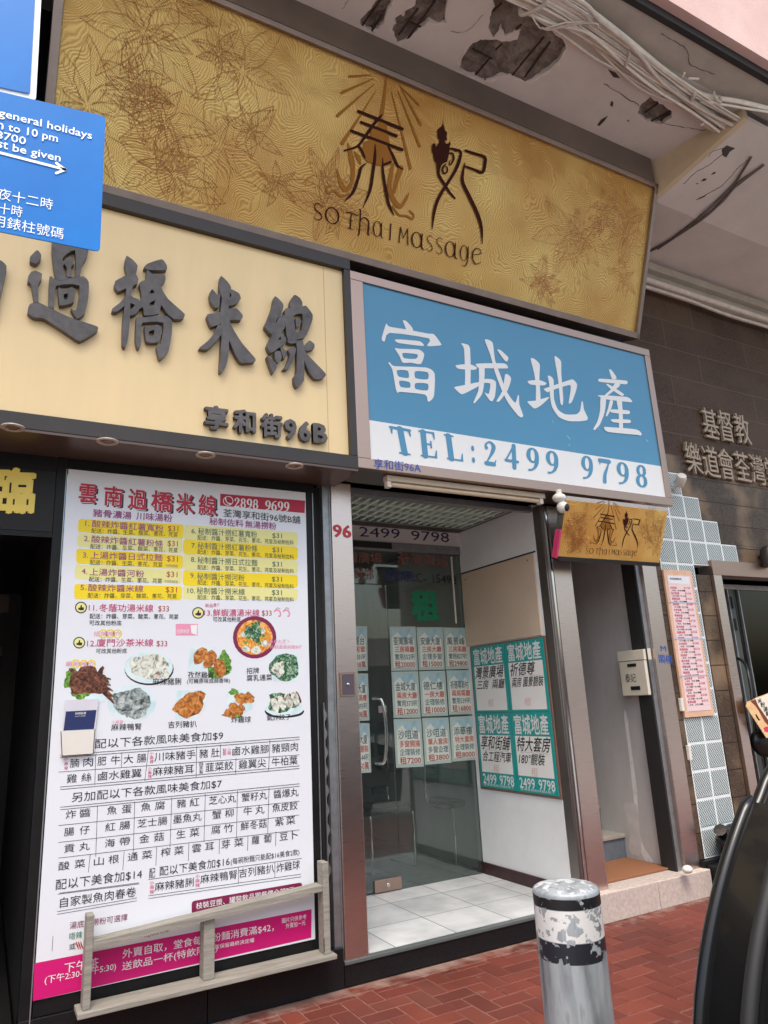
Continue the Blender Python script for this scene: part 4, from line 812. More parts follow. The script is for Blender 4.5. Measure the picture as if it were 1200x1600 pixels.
tx('black', m0, [('荃灣享和街96號B舖', 758, 208, 1110, 242, 40)], bold=.006)
tx('mag', m0, [('豬骨濃湯', 162, 208, 338, 222, 38), ('川味湯粉', 360, 222, 524, 234, 38), ('秘制佐料', 694, 246, 850, 258, 36), ('無湯撈粉', 858, 260, 1000, 270, 36)], bold=.012)
# price rows, left
for c, pts in (('yel', [(96, 236), (577, 262), (574, 328), (92, 296)]), ('pale', [(92, 302), (572, 330), (570, 394), (90, 362)]), ('yel', [(86, 372), (574, 402), (571, 466), (84, 438)]), ('pale', [(80, 444), (568, 470), (568, 532), (78, 510)]), ('yel', [(77, 534), (570, 544), (567, 608), (76, 602)]),
               ('pale', [(580, 262), (1098, 298), (1098, 362), (578, 330)]), ('yel', [(576, 330), (1098, 364), (1098, 424), (574, 396)]), ('pale', [(576, 398), (1098, 426), (1098, 486), (572, 466)]), ('yel', [(574, 470), (1098, 492), (1098, 552), (572, 540)]), ('pale', [(574, 542), (1098, 556), (1098, 610), (572, 602)])):
    pq(c, m0, pts, .0006 if c == 'pale' else .0008, rnd=5)
tx('mag', m0, [('酸辣炸醬紅薯寬粉', 158, 258, 484, 280, 36), ('酸辣炸醬紅薯粉條', 155, 328, 482, 350, 36), ('上湯炸醬日式拉麵', 150, 402, 480, 414, 36), ('上湯炸醬河粉', 146, 478, 396, 488, 36), ('酸辣炸醬米線', 140, 550, 392, 556, 36),
   ('1.', 127, 254, 146, 256, 34), ('2.', 121, 324, 146, 327, 34), ('3.', 116, 399, 140, 402, 34), ('4.', 110, 473, 136, 476, 34), ('5.', 104, 547, 132, 549, 34)], bold=.004)
tx('prc', m0, [('$31', 505, 278, 552, 281, 36), ('$31', 503, 346, 550, 349, 36), ('$31', 500, 416, 550, 419, 36), ('$31', 498, 487, 548, 490, 36), ('$31', 494, 558, 546, 560, 36)])
tx('black', m0, [('配送：炸醬、生菜、酸菜、蔥花、芫荽', 155, 290, 550, 308, 25), ('配送：炸醬、生菜、酸菜、蔥花、芫荽', 150, 361, 550, 380, 25), ('配送：炸醬、生菜、蔥花、芫荽', 148, 434, 480, 446, 25), ('配送：炸醬、生菜、蔥花、芫荽', 144, 511, 478, 520, 25), ('配送：炸醬、芽菜、酸菜、蔥花、芫荽', 138, 586, 545, 590, 25)])
tx('grey', m0, [('可改其他粉底', 494, 449, 550, 452, 14), ('可改其他粉底', 490, 521, 550, 524, 14)])
tx('teal', m0, [('秘制醬汁撈紅薯寬粉', 643, 292, 912, 308, 34), ('秘制醬汁撈紅薯粉條', 640, 358, 914, 372, 34), ('秘制醬汁撈日式拉麵', 640, 424, 914, 438, 34), ('秘制醬汁撈河粉', 638, 498, 855, 506, 34), ('秘制醬汁撈米線', 636, 564, 856, 570, 34),
   ('6.', 612, 290, 634, 292, 32), ('7.', 612, 356, 634, 358, 32), ('8.', 610, 420, 632, 422, 32), ('9.', 607, 494, 630, 496, 32), ('10.', 594, 563, 628, 565, 32), ('$31', 982, 311, 1026, 313, 32), ('$31', 982, 376, 1026, 378, 32), ('$31', 982, 441, 1026, 443, 32), ('$31', 980, 510, 1026, 512, 32), ('$31', 980, 571, 1026, 573, 32)])
tx('black', m0, [('配送：炸醬、芽菜、花生、蔥花、芫荽及秘制佐料', 640, y1, 1080, y2, 24) for y1, y2 in ((321, 345), (386, 410), (457, 475), (526, 545), (594, 605))])
# 11 to 13
TH = [(-.5,.05),(-.2,.05),(-.02,-.5),(.15,-.55),(.2,-.3),(.12,-.05),(.5,-.05),(.55,.1),(.52,.45),(.4,.55),(-.15,.55),(-.2,.45),(-.5,.45)]
for x, y in ((133, 55), (125, 212), (656, 79)):
    dish(); PIECES[-1] = ('thumb_badge',)+DISH
    pq('black', m1, [(x+27*math.cos(t), y+26*math.sin(t)) for t in np.linspace(0, 2*PI, 24)[:-1]], .0008); pq('pale', m1, [(x+22*math.cos(t), y+21*math.sin(t)) for t in np.linspace(0, 2*PI, 24)[:-1]], .0012); pq('black', m1, [(x+a*24, y+c*22) for a, c in TH], .0016)
DISH = None
tx('pinkt', m1, [('11.', 168, 54, 206, 55, 36), ('冬蔭功湯米線', 214, 56, 456, 58, 38), ('12.', 160, 214, 200, 214, 36), ('廈門沙茶米線', 202, 212, 456, 212, 38), ('13.', 683, 77, 718, 78, 34), ('鮮蝦濃湯米線', 722, 78, 930, 79, 36)], bold=.004)
tx('prc', m1, [('$33', 478, 58, 526, 59, 36), ('$33', 470, 214, 518, 215, 36), ('$33', 940, 78, 984, 79, 34)])
tx('black', m1, [('配送：炸醬、芽菜、酸菜、蔥花、芫荽', 172, 93, 568, 96, 25), ('可改其他粉底', 170, 123, 314, 124, 25), ('可改其他粉底', 200, 249, 338, 248, 24), ('可改其他粉底', 722, 107, 846, 108, 24)], bold=.004)
for x, y in ((232, 172), (264, 172), (296, 172), (110, 306), (146, 308), (180, 308)):
    ink('yel').ribbon([(*m1(x+17*math.cos(t), y+18*math.sin(t)), 2.0) for t in np.linspace(0, 2*PI, 20)], lambda x, y: PM.at(x, y, .0009), smooth=False)
tx('softp', m1, [('招牌推介', 190, 172, 312, 172, 24), ('最新推介', 64, 306, 196, 308, 24), ('魚籽丸豆卜', 975, 208, 1066, 206, 20), ('鮮蝦濃湯米線$47', 975, 230, 1118, 230, 20), ('小麻辣', 458, 362, 500, 360, 16), ('小麻辣', 270, 566, 322, 566, 18)])
tx('pinkt', m1, [('新品', 688, 46, 722, 46, 18), ('推介', 724, 44, 752, 42, 18)])
pq('softp', m1, [(556, 128), (655, 128), (653, 180), (556, 180)], .0006); pq('white', m1, [(622, 134), (652, 132), (650, 178), (626, 170)], .0009); tx('white', m1, [('招牌米線', 560, 162, 616, 160, 22)])
tx('black', m1, [('麻辣豬脷', 452, 386, 580, 384, 34), ('孜然雞翼', 610, 356, 726, 356, 33), ('(可轉原味或蒜香味)', 606, 384, 798, 380, 24), ('招牌', 872, 338, 928, 336, 30), ('腐乳通菜', 872, 370, 986, 366, 30), ('麻辣鴨腎', 268, 590, 404, 586, 33), ('吉列豬扒', 522, 578, 650, 574, 32), ('炸雞球', 804, 556, 892, 554, 30), ('氣炸餃子', 962, 548, 1070, 542, 28)], bold=.004)
# food photographs printed on the poster (flat pictures of plates)
def food(name, c1, c2, c3, sc):
    m, n, l, b = new_mat(name); tc = n.new('ShaderNodeTexCoord'); no = n.new('ShaderNodeTexNoise'); no.inputs['Scale'].default_value = sc; no.inputs['Detail'].default_value = 6; no.inputs['Distortion'].default_value = 1.2
    l.new(tc.outputs['Object'], no.inputs['Vector']); r = ramp(n, [(0.34, lin(c1)), (0.5, lin(c2)), (0.68, lin(c3))]); l.new(no.outputs['Fac'], r.inputs['Fac']); l.new(r.outputs['Color'], b.inputs['Base Color']); b.inputs['Roughness'].default_value = .4; MAT[name] = m
food('food_brown', (38, 20, 14), (96, 52, 34), (150, 98, 70), 40); food('food_grey', (46, 52, 52), (140, 152, 150), (205, 212, 206), 34); food('food_pale', (120, 110, 92), (214, 218, 204), (238, 238, 226), 32)
food('food_gold', (110, 54, 16), (186, 112, 44), (222, 164, 92), 36); food('food_green', (14, 52, 26), (58, 110, 70), (190, 214, 190), 46); food('food_soup', (196, 92, 20), (230, 150, 40), (246, 214, 140), 42); food('food_leaf', (40, 84, 24), (96, 146, 48), (150, 190, 90), 50); food('plate', (196, 222, 226), (214, 234, 236), (226, 238, 238), 8)
def blob(c, z, cx, cy, rx, ry, off, wob=.12, n=26, rot=0, seed=0):
    random.seed(seed+int(cx*7+cy)); ph = [random.uniform(0, 6) for _ in range(4)]; pts = []
    for t in np.linspace(0, 2*PI, n+1)[:-1]:
        k = 1+wob*(math.sin(3*t+ph[0])*.5+math.sin(5*t+ph[1])*.35+math.sin(9*t+ph[2])*.25); x, y = rx*k*math.cos(t), ry*k*math.sin(t)
        pts.append((cx+x*math.cos(rot)-y*math.sin(rot), cy+x*math.sin(rot)+y*math.cos(rot)))
    pq(c, z, pts, off)
dish(); pq('@plate', m1, [(75, 340), (270, 365), (240, 480), (120, 470), (80, 440)], .0005, rnd=5)
blob('@food_leaf', m1, 92, 375, 34, 46, .0008, .3); blob('@food_leaf', m1, 130, 440, 44, 22, .0008, .3); blob('@food_brown', m1, 165, 385, 88, 62, .0012, .22)
for a in range(5): blob('@food_brown', m1, 215+a*8, 365+a*20, 48, 9, .0014+.0001*a, .2, rot=.2+.15*a)
for a in range(6): blob('@food_brown', m1, 120+a*18, 352+(a*37) % 60, 46, 12, .0016+.0001*a, .2, rot=.5-.3*a, seed=a)
dish(); blob('black', m1, 437, 330, 110, 72, .0005, .0); blob('@plate', m1, 435, 322, 108, 72, .0007, .0); blob('@food_pale', m1, 440, 318, 86, 56, .001, .12)
for a in range(5): blob('@food_pale', m1, 380+a*30, 300+(a*23) % 50, 34, 22, .0013+.0001*a, .2, rot=a, seed=a)
dish(); blob('@plate', m1, 360, 482, 108, 82, .0005, .0); blob('@food_grey', m1, 362, 482, 84, 66, .0008, .16)
for a in range(7): blob('@food_grey', m1, 310+a*17, 450+(a*29) % 60, 36, 18, .001+.0001*a, .2, rot=a*.8, seed=a)
dish(); pq('@plate', m1, [(615, 232), (740, 232), (735, 300), (690, 330), (612, 345)], .0005, rnd=4); blob('@food_leaf', m1, 770, 300, 36, 44, .0007, .35); blob('@food_leaf', m1, 740, 345, 46, 26, .0007, .35)
for x, y, r in ((665, 270, -1.0), (708, 285, -1.1), (752, 325, 1.3)): blob('@food_gold', m1, x, y, 42, 26, .001+.00002*(x-660), .1, rot=r)
dish(); pq('@plate', m1, [(560, 425), (695, 425), (690, 505), (640, 550), (552, 555)], .0005, rnd=4); blob('@food_gold', m1, 620, 488, 76, 50, .0009, .18, rot=-.6)
dish(); pq('@plate', m1, [(780, 425), (905, 420), (900, 510), (790, 550)], .0005, rnd=4)
for x, y in ((815, 505), (845, 460), (880, 460), (838, 510), (800, 525)): blob('@food_gold', m1, x, y, 27, 24, .0009+.00002*(x-800)/5, .25)
blob('@food_leaf', m1, 815, 535, 44, 13, .0007, .3); blob('@food_leaf', m1, 815, 432, 22, 14, .0007, .3)
dish(); blob('wine', m1, 908, 188, 97, 95, .0005, .0); blob('@food_soup', m1, 908, 188, 80, 78, .0008, .02); blob('@food_green', m1, 905, 165, 38, 42, .0011, .4)
for x, y, r in ((862, 175, 16), (940, 160, 16), (870, 240, 18), (915, 245, 22), (955, 215, 18)): blob('@food_pale', m1, x, y, r, r*.8, .0010, .15)
for x, y in ((880, 190), (930, 215), (948, 180), (900, 130), (868, 210)): blob('@food_leaf', m1, x, y, 9, 7, .0013, .3)
dish(); pq('@plate', m1, [(975, 262), (1105, 262), (1105, 385), (990, 385)], .0005, rnd=4); blob('@food_green', m1, 1042, 322, 66, 62, .0009, .12); blob('@food_pale', m1, 1015, 330, 28, 34, .0012, .3)
dish(); blob('black', m1, 1040, 520, 88, 28, .0005, .05); blob('@plate', m1, 1040, 508, 86, 32, .0007, .05); blob('@food_green', m1, 1030, 480, 64, 44, .0009, .25)
for a in range(4): blob('@food_pale', m1, 1000+a*30, 490-a*9, 16, 34, .0011+.0001*a, .12, rot=-.35); blob('@food_brown', m1, 1014+a*30, 484-a*9, 8, 28, .00105+.0001*a, .15, rot=-.35)
DISH = None
for x0 in (1005, 1045):    # prawn drawings
    ink('softp').ribbon([(*m1(x0+10*math.cos(t)+a, 80+14*math.sin(t)), 2.4) for a, t in zip(np.linspace(0, 14, 14), np.linspace(-2.6, 1.8, 14))], lambda x, y: PM.at(x, y, .001)); ink('black').ribbon([(*m1(x0-4, 68), .5), (*m1(x0+4, 56), .5), (*m1(x0+18, 62), .5)], lambda x, y: PM.at(x, y, .0012))
# lower lists
tx('black', m2, [('另加配以下各款風味美食加$9', 105, 98, 778, 52, 46), ('另加配以下各款風味美食加$7', 118, 324, 772, 262, 46)], bold=.003)
def dl(ya, yb, x0=68, x1=1110):
    for k in (0, 11): ln('black', m2, (x0, ya+k), (x1, yb+k), .8)
dl(139, 60); dl(278, 186); dl(366, 264)
for ya, yb in ((213, 138), (446, 340), (520, 400), (588, 465)): ln('black', m2, (60, ya), (1110, yb), .7)
def cells(z, row_, y0, sl, h=40):
    for t, x0, x1 in row_: tx('black', z, [(t, x0, y0+sl*(x0-80), x1, y0+sl*(x1-80), h)])
cells(m2, [('腩', 110, 150), ('肉', 168, 210), ('肥', 230, 268), ('牛', 288, 330), ('大', 344, 386), ('腸', 402, 442), ('川味豬手', 478, 658), ('豬', 674, 712), ('肚', 726, 762), ('鹵水雞腳', 818, 976), ('豬頸肉', 990, 1104)], 177, -.074, 42)
cells(m2, [('雞', 96, 140), ('絲', 160, 204), ('鹵水雞翼', 232, 422), ('麻辣豬耳', 470, 650), ('韮菜餃', 700, 822), ('雞翼尖', 846, 964), ('牛柏葉', 990, 1102)], 244, -.082, 42)
cells(m2, [('炸', 92, 136), ('醬', 152, 200), ('魚', 272, 314), ('蛋', 336, 378), ('魚', 420, 462), ('腐', 480, 524), ('豬', 576, 616), ('紅', 632, 674), ('芝心丸', 716, 834), ('蟹籽丸', 858, 970), ('醬爆丸', 998, 1106)], 400, -.098, 40)
cells(m2, [('腸', 84, 128), ('仔', 152, 196), ('紅', 264, 308), ('腸', 326, 372), ('芝士腸', 404, 534), ('墨魚丸', 560, 684), ('蟹', 730, 770), ('柳', 786, 824), ('牛', 866, 904), ('丸', 918, 958), ('魚皮餃', 992, 1102)], 476, -.116, 40)
cells(m2, [('貢', 84, 130), ('丸', 150, 196), ('海', 262, 306), ('帶', 326, 372), ('金', 412, 456), ('菇', 476, 520), ('生', 574, 614), ('菜', 632, 674), ('腐', 726, 766), ('竹', 780, 822), ('鮮冬菇', 854, 968), ('紫', 1004, 1042), ('菜', 1052, 1092)], 548, -.126, 40)
cells(m2, [('酸', 60, 108), ('菜', 130, 176), ('山', 214, 258), ('根', 278, 324), ('通', 362, 406), ('菜', 424, 468), ('榨', 506, 548), ('菜', 564, 606), ('雲', 642, 682), ('耳', 698, 738), ('芽', 770, 808), ('菜', 826, 866), ('蘿', 902, 936), ('蔔', 954, 990), ('豆', 1024, 1060), ('卜', 1078, 1104)], 622, -.134, 40)
for xt, yt, xb, yb in ((222, 135, 218, 268), (336, 126, 334, 192), (452, 117, 436, 252), (662, 100, 660, 235), (766, 92, 766, 152), (982, 74, 976, 206), (834, 152, 832, 224), (230, 360, 222, 582), (392, 342, 386, 560), (554, 325, 546, 540), (700, 308, 694, 516), (840, 294, 836, 500), (978, 280, 972, 480), (198, 575, 190, 650), (346, 560, 340, 640), (488, 540, 484, 620), (628, 522, 626, 600), (762, 508, 760, 570), (886, 490, 884, 555), (1008, 474, 1006, 535)):
    ln('black', m2, (xt, yt), (xb, yb), .7)
for t, x, y0, y1 in (('小麻辣', 93, 148, 206), ('小麻辣', 466, 125, 176), ('小麻辣', 458, 190, 240), ('秘製', 784, 110, 140), ('小辣', 804, 108, 138), ('自家製', 682, 168, 222)):
    n = len(t)
    for i, ch in enumerate(t): y = y0+(y1-y0)*(i+.5)/n; tx('pinkt' if t != '自家製' else 'black', m2, [(ch, x-8, y, x+8, y-1, 18)])
tx('black', m3, [('配以下美食加$14', 134, 124, 452, 82, 42), ('自家製魚肉春卷', 150, 190, 430, 148, 40), ('配', 478, 82, 500, 78, 40), ('配以下美食加$16', 516, 74, 774, 36, 38), ('(每碗粉麵只能配$16美食2款)', 778, 38, 1030, 2, 26),
                 ('麻辣豬脷', 498, 132, 642, 112, 36), ('麻辣鴨腎', 666, 104, 802, 84, 36), ('吉列豬扒', 808, 82, 938, 62, 36), ('炸雞球', 946, 62, 1032, 48, 36)])
for a, c in (((142, 158), (440, 120)), ((140, 222), (432, 172)), ((140, 232), (432, 182)), ((476, 104), (1038, 26)), ((476, 164), (1036, 84)), ((476, 174), (1036, 94)), ((148, 154), (440, 116)), ((806, 60), (806, 118)), ((940, 42), (940, 98))): ln('black', m3, a, c, .7)
for t, x, y0, y1 in (('小麻辣', 488, 108, 158), ('小麻辣', 656, 84, 134)):
    for i, ch in enumerate(t): y = y0+(y1-y0)*(i+.5)/3; tx('pinkt', m3, [(ch, x-8, y, x+8, y-1, 16)])
pq('wine', m3, [(634, 184), (1040, 114), (1040, 160), (634, 232)], .0006, rnd=5); tx('white', m3, [('枝裝豆漿、罐裝飲品跟餐價全部7元', 650, 202, 1012, 140, 26)], bold=.004)
tx('wine', m3, [('湯底和撈粉可選擇', 186, 274, 398, 242, 28)]); tx('dgreen', m3, [('唔辣', 184, 314, 232, 306, 28)]); tx('black', m3, [('或', 184, 352, 208, 348, 26), ('小辣、', 268, 338, 320, 326, 24), ('麻中辣、', 366, 322, 448, 304, 24), ('麻大辣', 482, 302, 550, 286, 24)])
for x, y in ((222, 348), (344, 328), (466, 304)):
    for k in (-8, 0, 8): ink('prc').ribbon([(*m3(x+k-4, y-14), 1.4), (*m3(x+k, y), 2.4), (*m3(x+k+5, y+12), .8)], lambda x, y: PM.at(x, y, .001))
pq('magenta', m3, [(56, 412), (1075, 213), (1074, 318), (50, 551)], .0006)
tx('white', m3, [('下午茶', 166, 430, 292, 408, 40), ('(下午2:30-下午5:30)', 94, 474, 356, 422, 32), ('外賣自取，堂食每碗粉麵消費滿$42，', 380, 378, 936, 278, 36), ('送飲品一杯(特飲除外)', 378, 424, 730, 352, 34), ('本店保留最終決定權', 700, 356, 864, 326, 18), ('圖片只供參考', 966, 256, 1056, 240, 20), ('外賣加一元', 980, 276, 1052, 262, 20)], bold=.004)
tx('grey', m3, [('|', 122, 330, 124, 330, 60)])
for c, mb in LAY.items():
    mb.build('lettering', 'ink_'+c, mp)
for nm, mb, ms_ in PIECES: mb.build(nm, ms_, mp)
random.seed(11)
# leaflet pocket stuck on the poster
zq = Z(80, 1070, 12.0); PL = PY(-.034)
lh = thing('leaflet_holder', 'small white acrylic pocket of navy leaflets stuck on the menu poster', 'leaflet holder', tuple(PL.at(*zq(490, 1330))))
b = MB(); q = [PL.at(*zq(*p)) for p in ((178, 870), (825, 835), (790, 1300), (200, 1340))]; b.slab(q, (0, .004, 0)); 
for i in (1, 3): a_, c_ = q[i], q[(i+1) % 4]; b.slab([a_, c_, c_+[0, .021, 0], a_+[0, .021, 0]], (0, 0, .003) if False else (-.003 if i == 1 else .003, 0, 0))
b.slab([q[2], q[3], q[3]+[0, .021, 0], q[2]+[0, .021, 0]], (0, 0, .003)); b.build('pocket', 'white_plastic', lh)
b = MB(); PL2 = PY(-.024); b.slab([PL2.at(*zq(*p)) for p in ((265, 285), (890, 265), (820, 900), (210, 930))], (0, .003, 0)); lf = b.build('leaflet', flat('leaflet_white', (214, 212, 220), .4), lh)
b = MB(); b.poly([[zq(*p) for p in ((275, 500), (850, 470), (800, 830), (230, 860))]], lambda x, y: PL2.at(x, y, .0006)); b.build('printed_panel', 'ink_navy', lf)
b = MB(); rows(b, zq, [('掃碼點餐', 450, 540, 655, 528, 50)], PL2, off=.0012); rows(b, zq, [('SCAN TO ORDER', 445, 592, 640, 580, 26)], PL2, off=.0012); b.build('lettering', 'ink_white', lf)
# weathered wooden guard rail standing on the plinth
rk = thing('wooden_guard_rail', 'weathered wooden rail frame fixed in front of the menu poster', 'rail', (1.1, -.1, .2))
b = MB(); b.box(.475, 1.735, -.155, -.014, .2, .222); b.build('bottom_board', 'wood', rk, bevel=.003)
b = MB(); b.slab([(.53, -.12, .462), (1.675, -.12, .525), (1.675, -.12, .555), (.53, -.12, .492)], (0, .08, 0)); b.build('top_rail', 'wood', rk, bevel=.003)
for x0, x1, z1, y0 in ((.497, .53, .605, -.125), (1.045, 1.10, .489, -.10), (1.676, 1.712, .665, -.125)):
    b = MB(); b.box(x0, x1, y0, y0+.075, .2225, z1); b.build('post', 'wood', rk, bevel=.003)
b = MB(); b.box(1.672, 1.676, -.128, -.122, .24, .30); b.build('hinge', 'steel_dark', rk)

# ================================================================== PILLARS AND ESTATE AGENCY
def pillar(x0, x1, z0, z1, label, y0=0.0, d=.16):
    p = thing('steel_pillar', label, 'pillar', ((x0+x1)/2, y0, z0)); b = MB(); b.box(x0, x1, y0, y0+d, z0, z1); b.build('cladding', 'steel', p, bevel=.004); return p
p1 = pillar(1.853, 1.997, .126, 2.872, 'brushed steel clad pillar with a red number 96 between the noodle shop and the estate agency')
m = MB(); row(m, '96', (520, 828), (549, 830), 27, PY(0), .0015, .03); m.build('number_lettering', flat('red_ink', (190, 56, 64)), p1)
PK = PY(-.002); zk = Z(470, 1020, 6.1538)
b = MB(); q = [PK.at(*zk(*p)) for p in ((370, 188), (515, 182), (524, 418), (382, 422))]; b.slab(q, (0, -.008, 0)); kf = b.build('key_switch', 'steel_h', p1, bevel=.002)
b = MB(); q = [PK.at(*zk(*p), .0) for p in ((390, 208), (503, 204), (510, 400), (398, 404))]; b.slab([k_+[0, -.0095, 0] for k_ in q], (0, .001, 0)); b.build('switch_plate', flat('switch_plate', (84, 76, 84), .4), kf)
c = PK.at(*zk(445, 305)); b = MB(); b.lathe([(.009, 0), (.009, .006), (.005, .008), (0, .008)], (c[0], -.0115, c[2]), (0, -1, 0), 16); b.build('lock', 'chrome', kf, smooth=True)
b = MB(); b.box(1.797, 1.851, .02, .1, .126, 2.872); b.box(1.843, 1.851, .012, .02, .126, 2.872); b.box(1.797, 1.802, .012, .02, .126, 2.872); b.build('shutter_channel', 'alu', p1)
b = MB()
for i in range(9):
    z0 = .55+i*.105; b.slab([(1.782, .03, z0), (1.795, .03, z0+.03), (1.795, .03, z0+.045), (1.782, .03, z0+.075), (1.7815, .03, z0+.05)], (0, .01, 0))
b.box(1.775, 1.781, .03, .045, .2, 1.5); fg = b.build('folding_gate', 'alu', None, base=(1.78, .03, .2)); tag(fg, 'edge of a folded grey metal lattice gate beside the steel pillar', 'gate')
p2 = pillar(3.664, 3.838, ST, 2.872, 'dark brushed steel pillar behind the bollard between agency and stairs')
b = MB(); b.box(3.602, 3.6635, .012, .1, FZ, 2.872); b.box(3.613, 3.622, .004, .012, FZ, 2.872); b.build('door_channel', 'steel_dark', p2, bevel=.002)
b = MB(); b.box(3.636, 3.655, .0, .012, FZ, 2.872); b.build('chrome_strip', 'chrome', p2, bevel=.002)
p3 = pillar(4.612, 4.772, ST, 2.872, 'brushed steel pillar with blue floor sign between stairs and glass blocks')
b = MB(); b.box(4.56, 4.611, .03, .16, ST, 2.872); b.build('gate_channel', 'alu', p3, bevel=.002); b = MB(); b.box(4.542, 4.559, .025, .16, ST, 2.872); b.build('channel_gap', 'dark', p3)
zp = Z(1000, 850, 5.333); m = MB(); rows(m, zp, [('M', 172, 868, 216, 870, 62), ('閣樓', 158, 955, 268, 962, 78)], PY(0), off=.0015, bold=.005); m.build('floor_lettering', flat('blue_ink', (46, 84, 170)), p3)
# agency shell
ag = thing('estate_agency', 'recessed estate agency entrance with white tiled floor and black granite riser', 'shopfront', (2.7, 0, 0))
b = MB(); b.box(1.845, 3.686, -.004, .12, 0.002, FZ-.022); b.build('riser', 'black_granite', ag, bevel=.003)
b = MB(); b.box(1.845, 3.686, -.012, .03, FZ-.0215, FZ-.002); b.build('nosing', flat('nosing', (92, 98, 96), .25), ag, bevel=.003)
GY = 1.115
b = MB(); b.box(1.9, 3.6, .031, GY, FZ-.04, FZ); b.build('porch_floor', 'floor_tile', ag)
b = MB(); b.box(1.5, 4.55, GY+.0005, 5, FZ-.04, FZ-.001); b.build('office_floor', 'office_floor', ag)
b = MB(); b.box(3.6, 3.66, .101, GY+.05, FZ+.085, 2.9); b.build('side_wall', 'white_wall', ag)
b = MB(); b.box(3.588, 3.66, .101, GY+.05, FZ, FZ+.085); b.build('skirting', 'maroon', ag, bevel=.003)
b = MB(); PW = PX(3.6)
q = [PW.at(*p) for p in ((735, 893), (835, 862), (858, 992), (740, 1006))]; y0, y1 = .13, GY-.02
b.box(3.588, 3.5999, y0, y1, 1.905, 2.525); b.build('beige_board', 'beige_board', ag, bevel=.002)
b = MB(); b.box(3.597, 3.5995, y0-.02, y1+.01, 2.527, 2.54); b.build('board_joint', 'dark', ag)
for y, z_ in ((.2, 2.48), (1.03, 2.47)): b = MB(); b.lathe([(.008, 0), (.006, .004), (0, .005)], (3.588, y, z_), (-1, 0, 0), 10); b.build('screw', 'steel_dark', ag, smooth=True)
b = MB(); b.box(1.852, 1.9, .16, GY+.05, FZ, 2.9); b.box(1.5, 1.52, GY, 5, FZ, 2.9); b.box(1.5, 4.6, 5, 5.1, FZ, 2.9); b.box(1.5, 1.9, GY, GY+.03, FZ, 2.9); b.build('office_wall', 'office_wall', ag)
b = MB(); b.box(1.52, 4.5, 4.97, 4.999, FZ, FZ+.12); b.box(4.53, 4.559, 1.2, 4.96, FZ, FZ+.12); b.build('office_skirting', 'inner_dark', ag)
b = MB(); b.box(4.56, 4.6, GY, 5, FZ, 2.9); b.build('office_wall', 'office_wall', ag)
# pale flank of the neighbour's stair inside the office, cut on the slope
b = MB(); PS = PX(3.625); sl = [PS.at(*p) for p in ((757, 1277), (712, 1190))]
b.slab([(3.66, GY+.055, sl[0][2]), (3.66, 3.3, sl[0][2]+(3.3-sl[0][1])*(sl[1][2]-sl[0][2])/(sl[1][1]-sl[0][1]+1e-6)), (3.66, 3.3, 2.85), (3.66, GY+.055, 2.85)], (.05, 0, 0)); b.build('stair_flank', flat('stair_flank', (196, 206, 200), .5), ag)
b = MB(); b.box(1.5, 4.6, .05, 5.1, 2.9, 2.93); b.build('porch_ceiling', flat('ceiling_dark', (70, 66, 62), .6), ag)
# louvred light in the porch ceiling
zf = Z(540, 740, 3.75)
LZ = 2.86
q = [onZ(*zf(*p), LZ) for p in ((40, 130), (815, 205), (600, 310), (40, 262))]
lx0, lx1, ly0, ly1 = 2.0, 3.42, q[1][1], q[2][1]
lv = thing('louvre_light', 'recessed ceiling light with a grid of pale louvres in the agency porch', 'light', ((lx0+lx1)/2, (ly0+ly1)/2, LZ))
b = MB(); b.box(lx0, lx1, ly0-.03, ly0, LZ-.01, LZ+.03); b.box(lx0, lx1, ly1, ly1+.03, LZ-.01, LZ+.03); b.box(lx0-.03, lx0, ly0-.03, ly1+.03, LZ-.009, LZ+.03); b.box(lx1, lx1+.03, ly0-.03, ly1+.03, LZ-.009, LZ+.03); b.build('light_frame', 'alu', lv)
b = MB(); n = 20
for i in range(n): x = lx0+(lx1-lx0)*(i+.5)/n; b.slab([(x-.004, ly0+.001, LZ+.028), (x+.004, ly0+.001, LZ+.028), (x+.012, ly0+.001, LZ-.008), (x-.012, ly0+.001, LZ-.008)], (0, ly1-ly0-.002, 0))
for j in range(1, 4): y = ly0+(ly1-ly0)*j/4; b.box(lx0+.001, lx1-.001, y-.004, y+.004, LZ-.012, LZ+.026)
b.build('louvre', flat('louvre', (206, 222, 210), .3), lv)
for j in range(4):
    y = ly0+(ly1-ly0)*(j+.5)/4; b = MB(); b.cyl((lx0+.02, y, LZ+.033), (lx1-.02, y, LZ+.033), .012, seg=10); b.build('tube', flat('lamp_tube', (214, 226, 216), .3), lv, smooth=True)
b = MB(); b.box(1.9, 3.6, .10, .14, 2.84, 2.872); b.box(1.9, 3.6, ly0-.09, ly0-.06, 2.862, 2.885); b.build('ceiling_track', 'alu', ag)
# number strip and glass front
PG = PY(GY-.012)
b = MB(); t0, t1 = PG.at(560, 815), PG.at(733, 855); b.box(1.9, 3.6, GY-.012, GY+.02, 2.775, 2.9); b.build('number_board', flat('strip_white', (236, 230, 227), .45), ag)
m = MB(); rows(m, zf, [('2499', 80, 336, 318, 350, 82), ('9798', 384, 358, 606, 372, 82)], PG, off=.0015); m.build('number_lettering', 'ink_navy', ag)
b = MB(); b.box(1.9, 3.6, GY-.02, GY+.02, 2.70, 2.774); b.build('head_rail', 'alu', ag); b = MB(); b.box(1.9, 2.9, GY-.035, GY-.02, 2.715, 2.765); b.build('shutter_slot', 'dark', ag)
XG = PY(GY).at(612, 1100)[0]
b = MB(); ztr = PY(GY).at(640, 915)[2]; b.box(1.9, 3.6, GY-.006, GY+.006, ztr+.004, 2.699); b.build('transom_glass', 'glass', ag)
b = MB(); b.box(XG+.004, 3.6, GY-.006, GY+.006, FZ+.001, ztr-.002); b.build('fixed_glass', 'glass', ag)
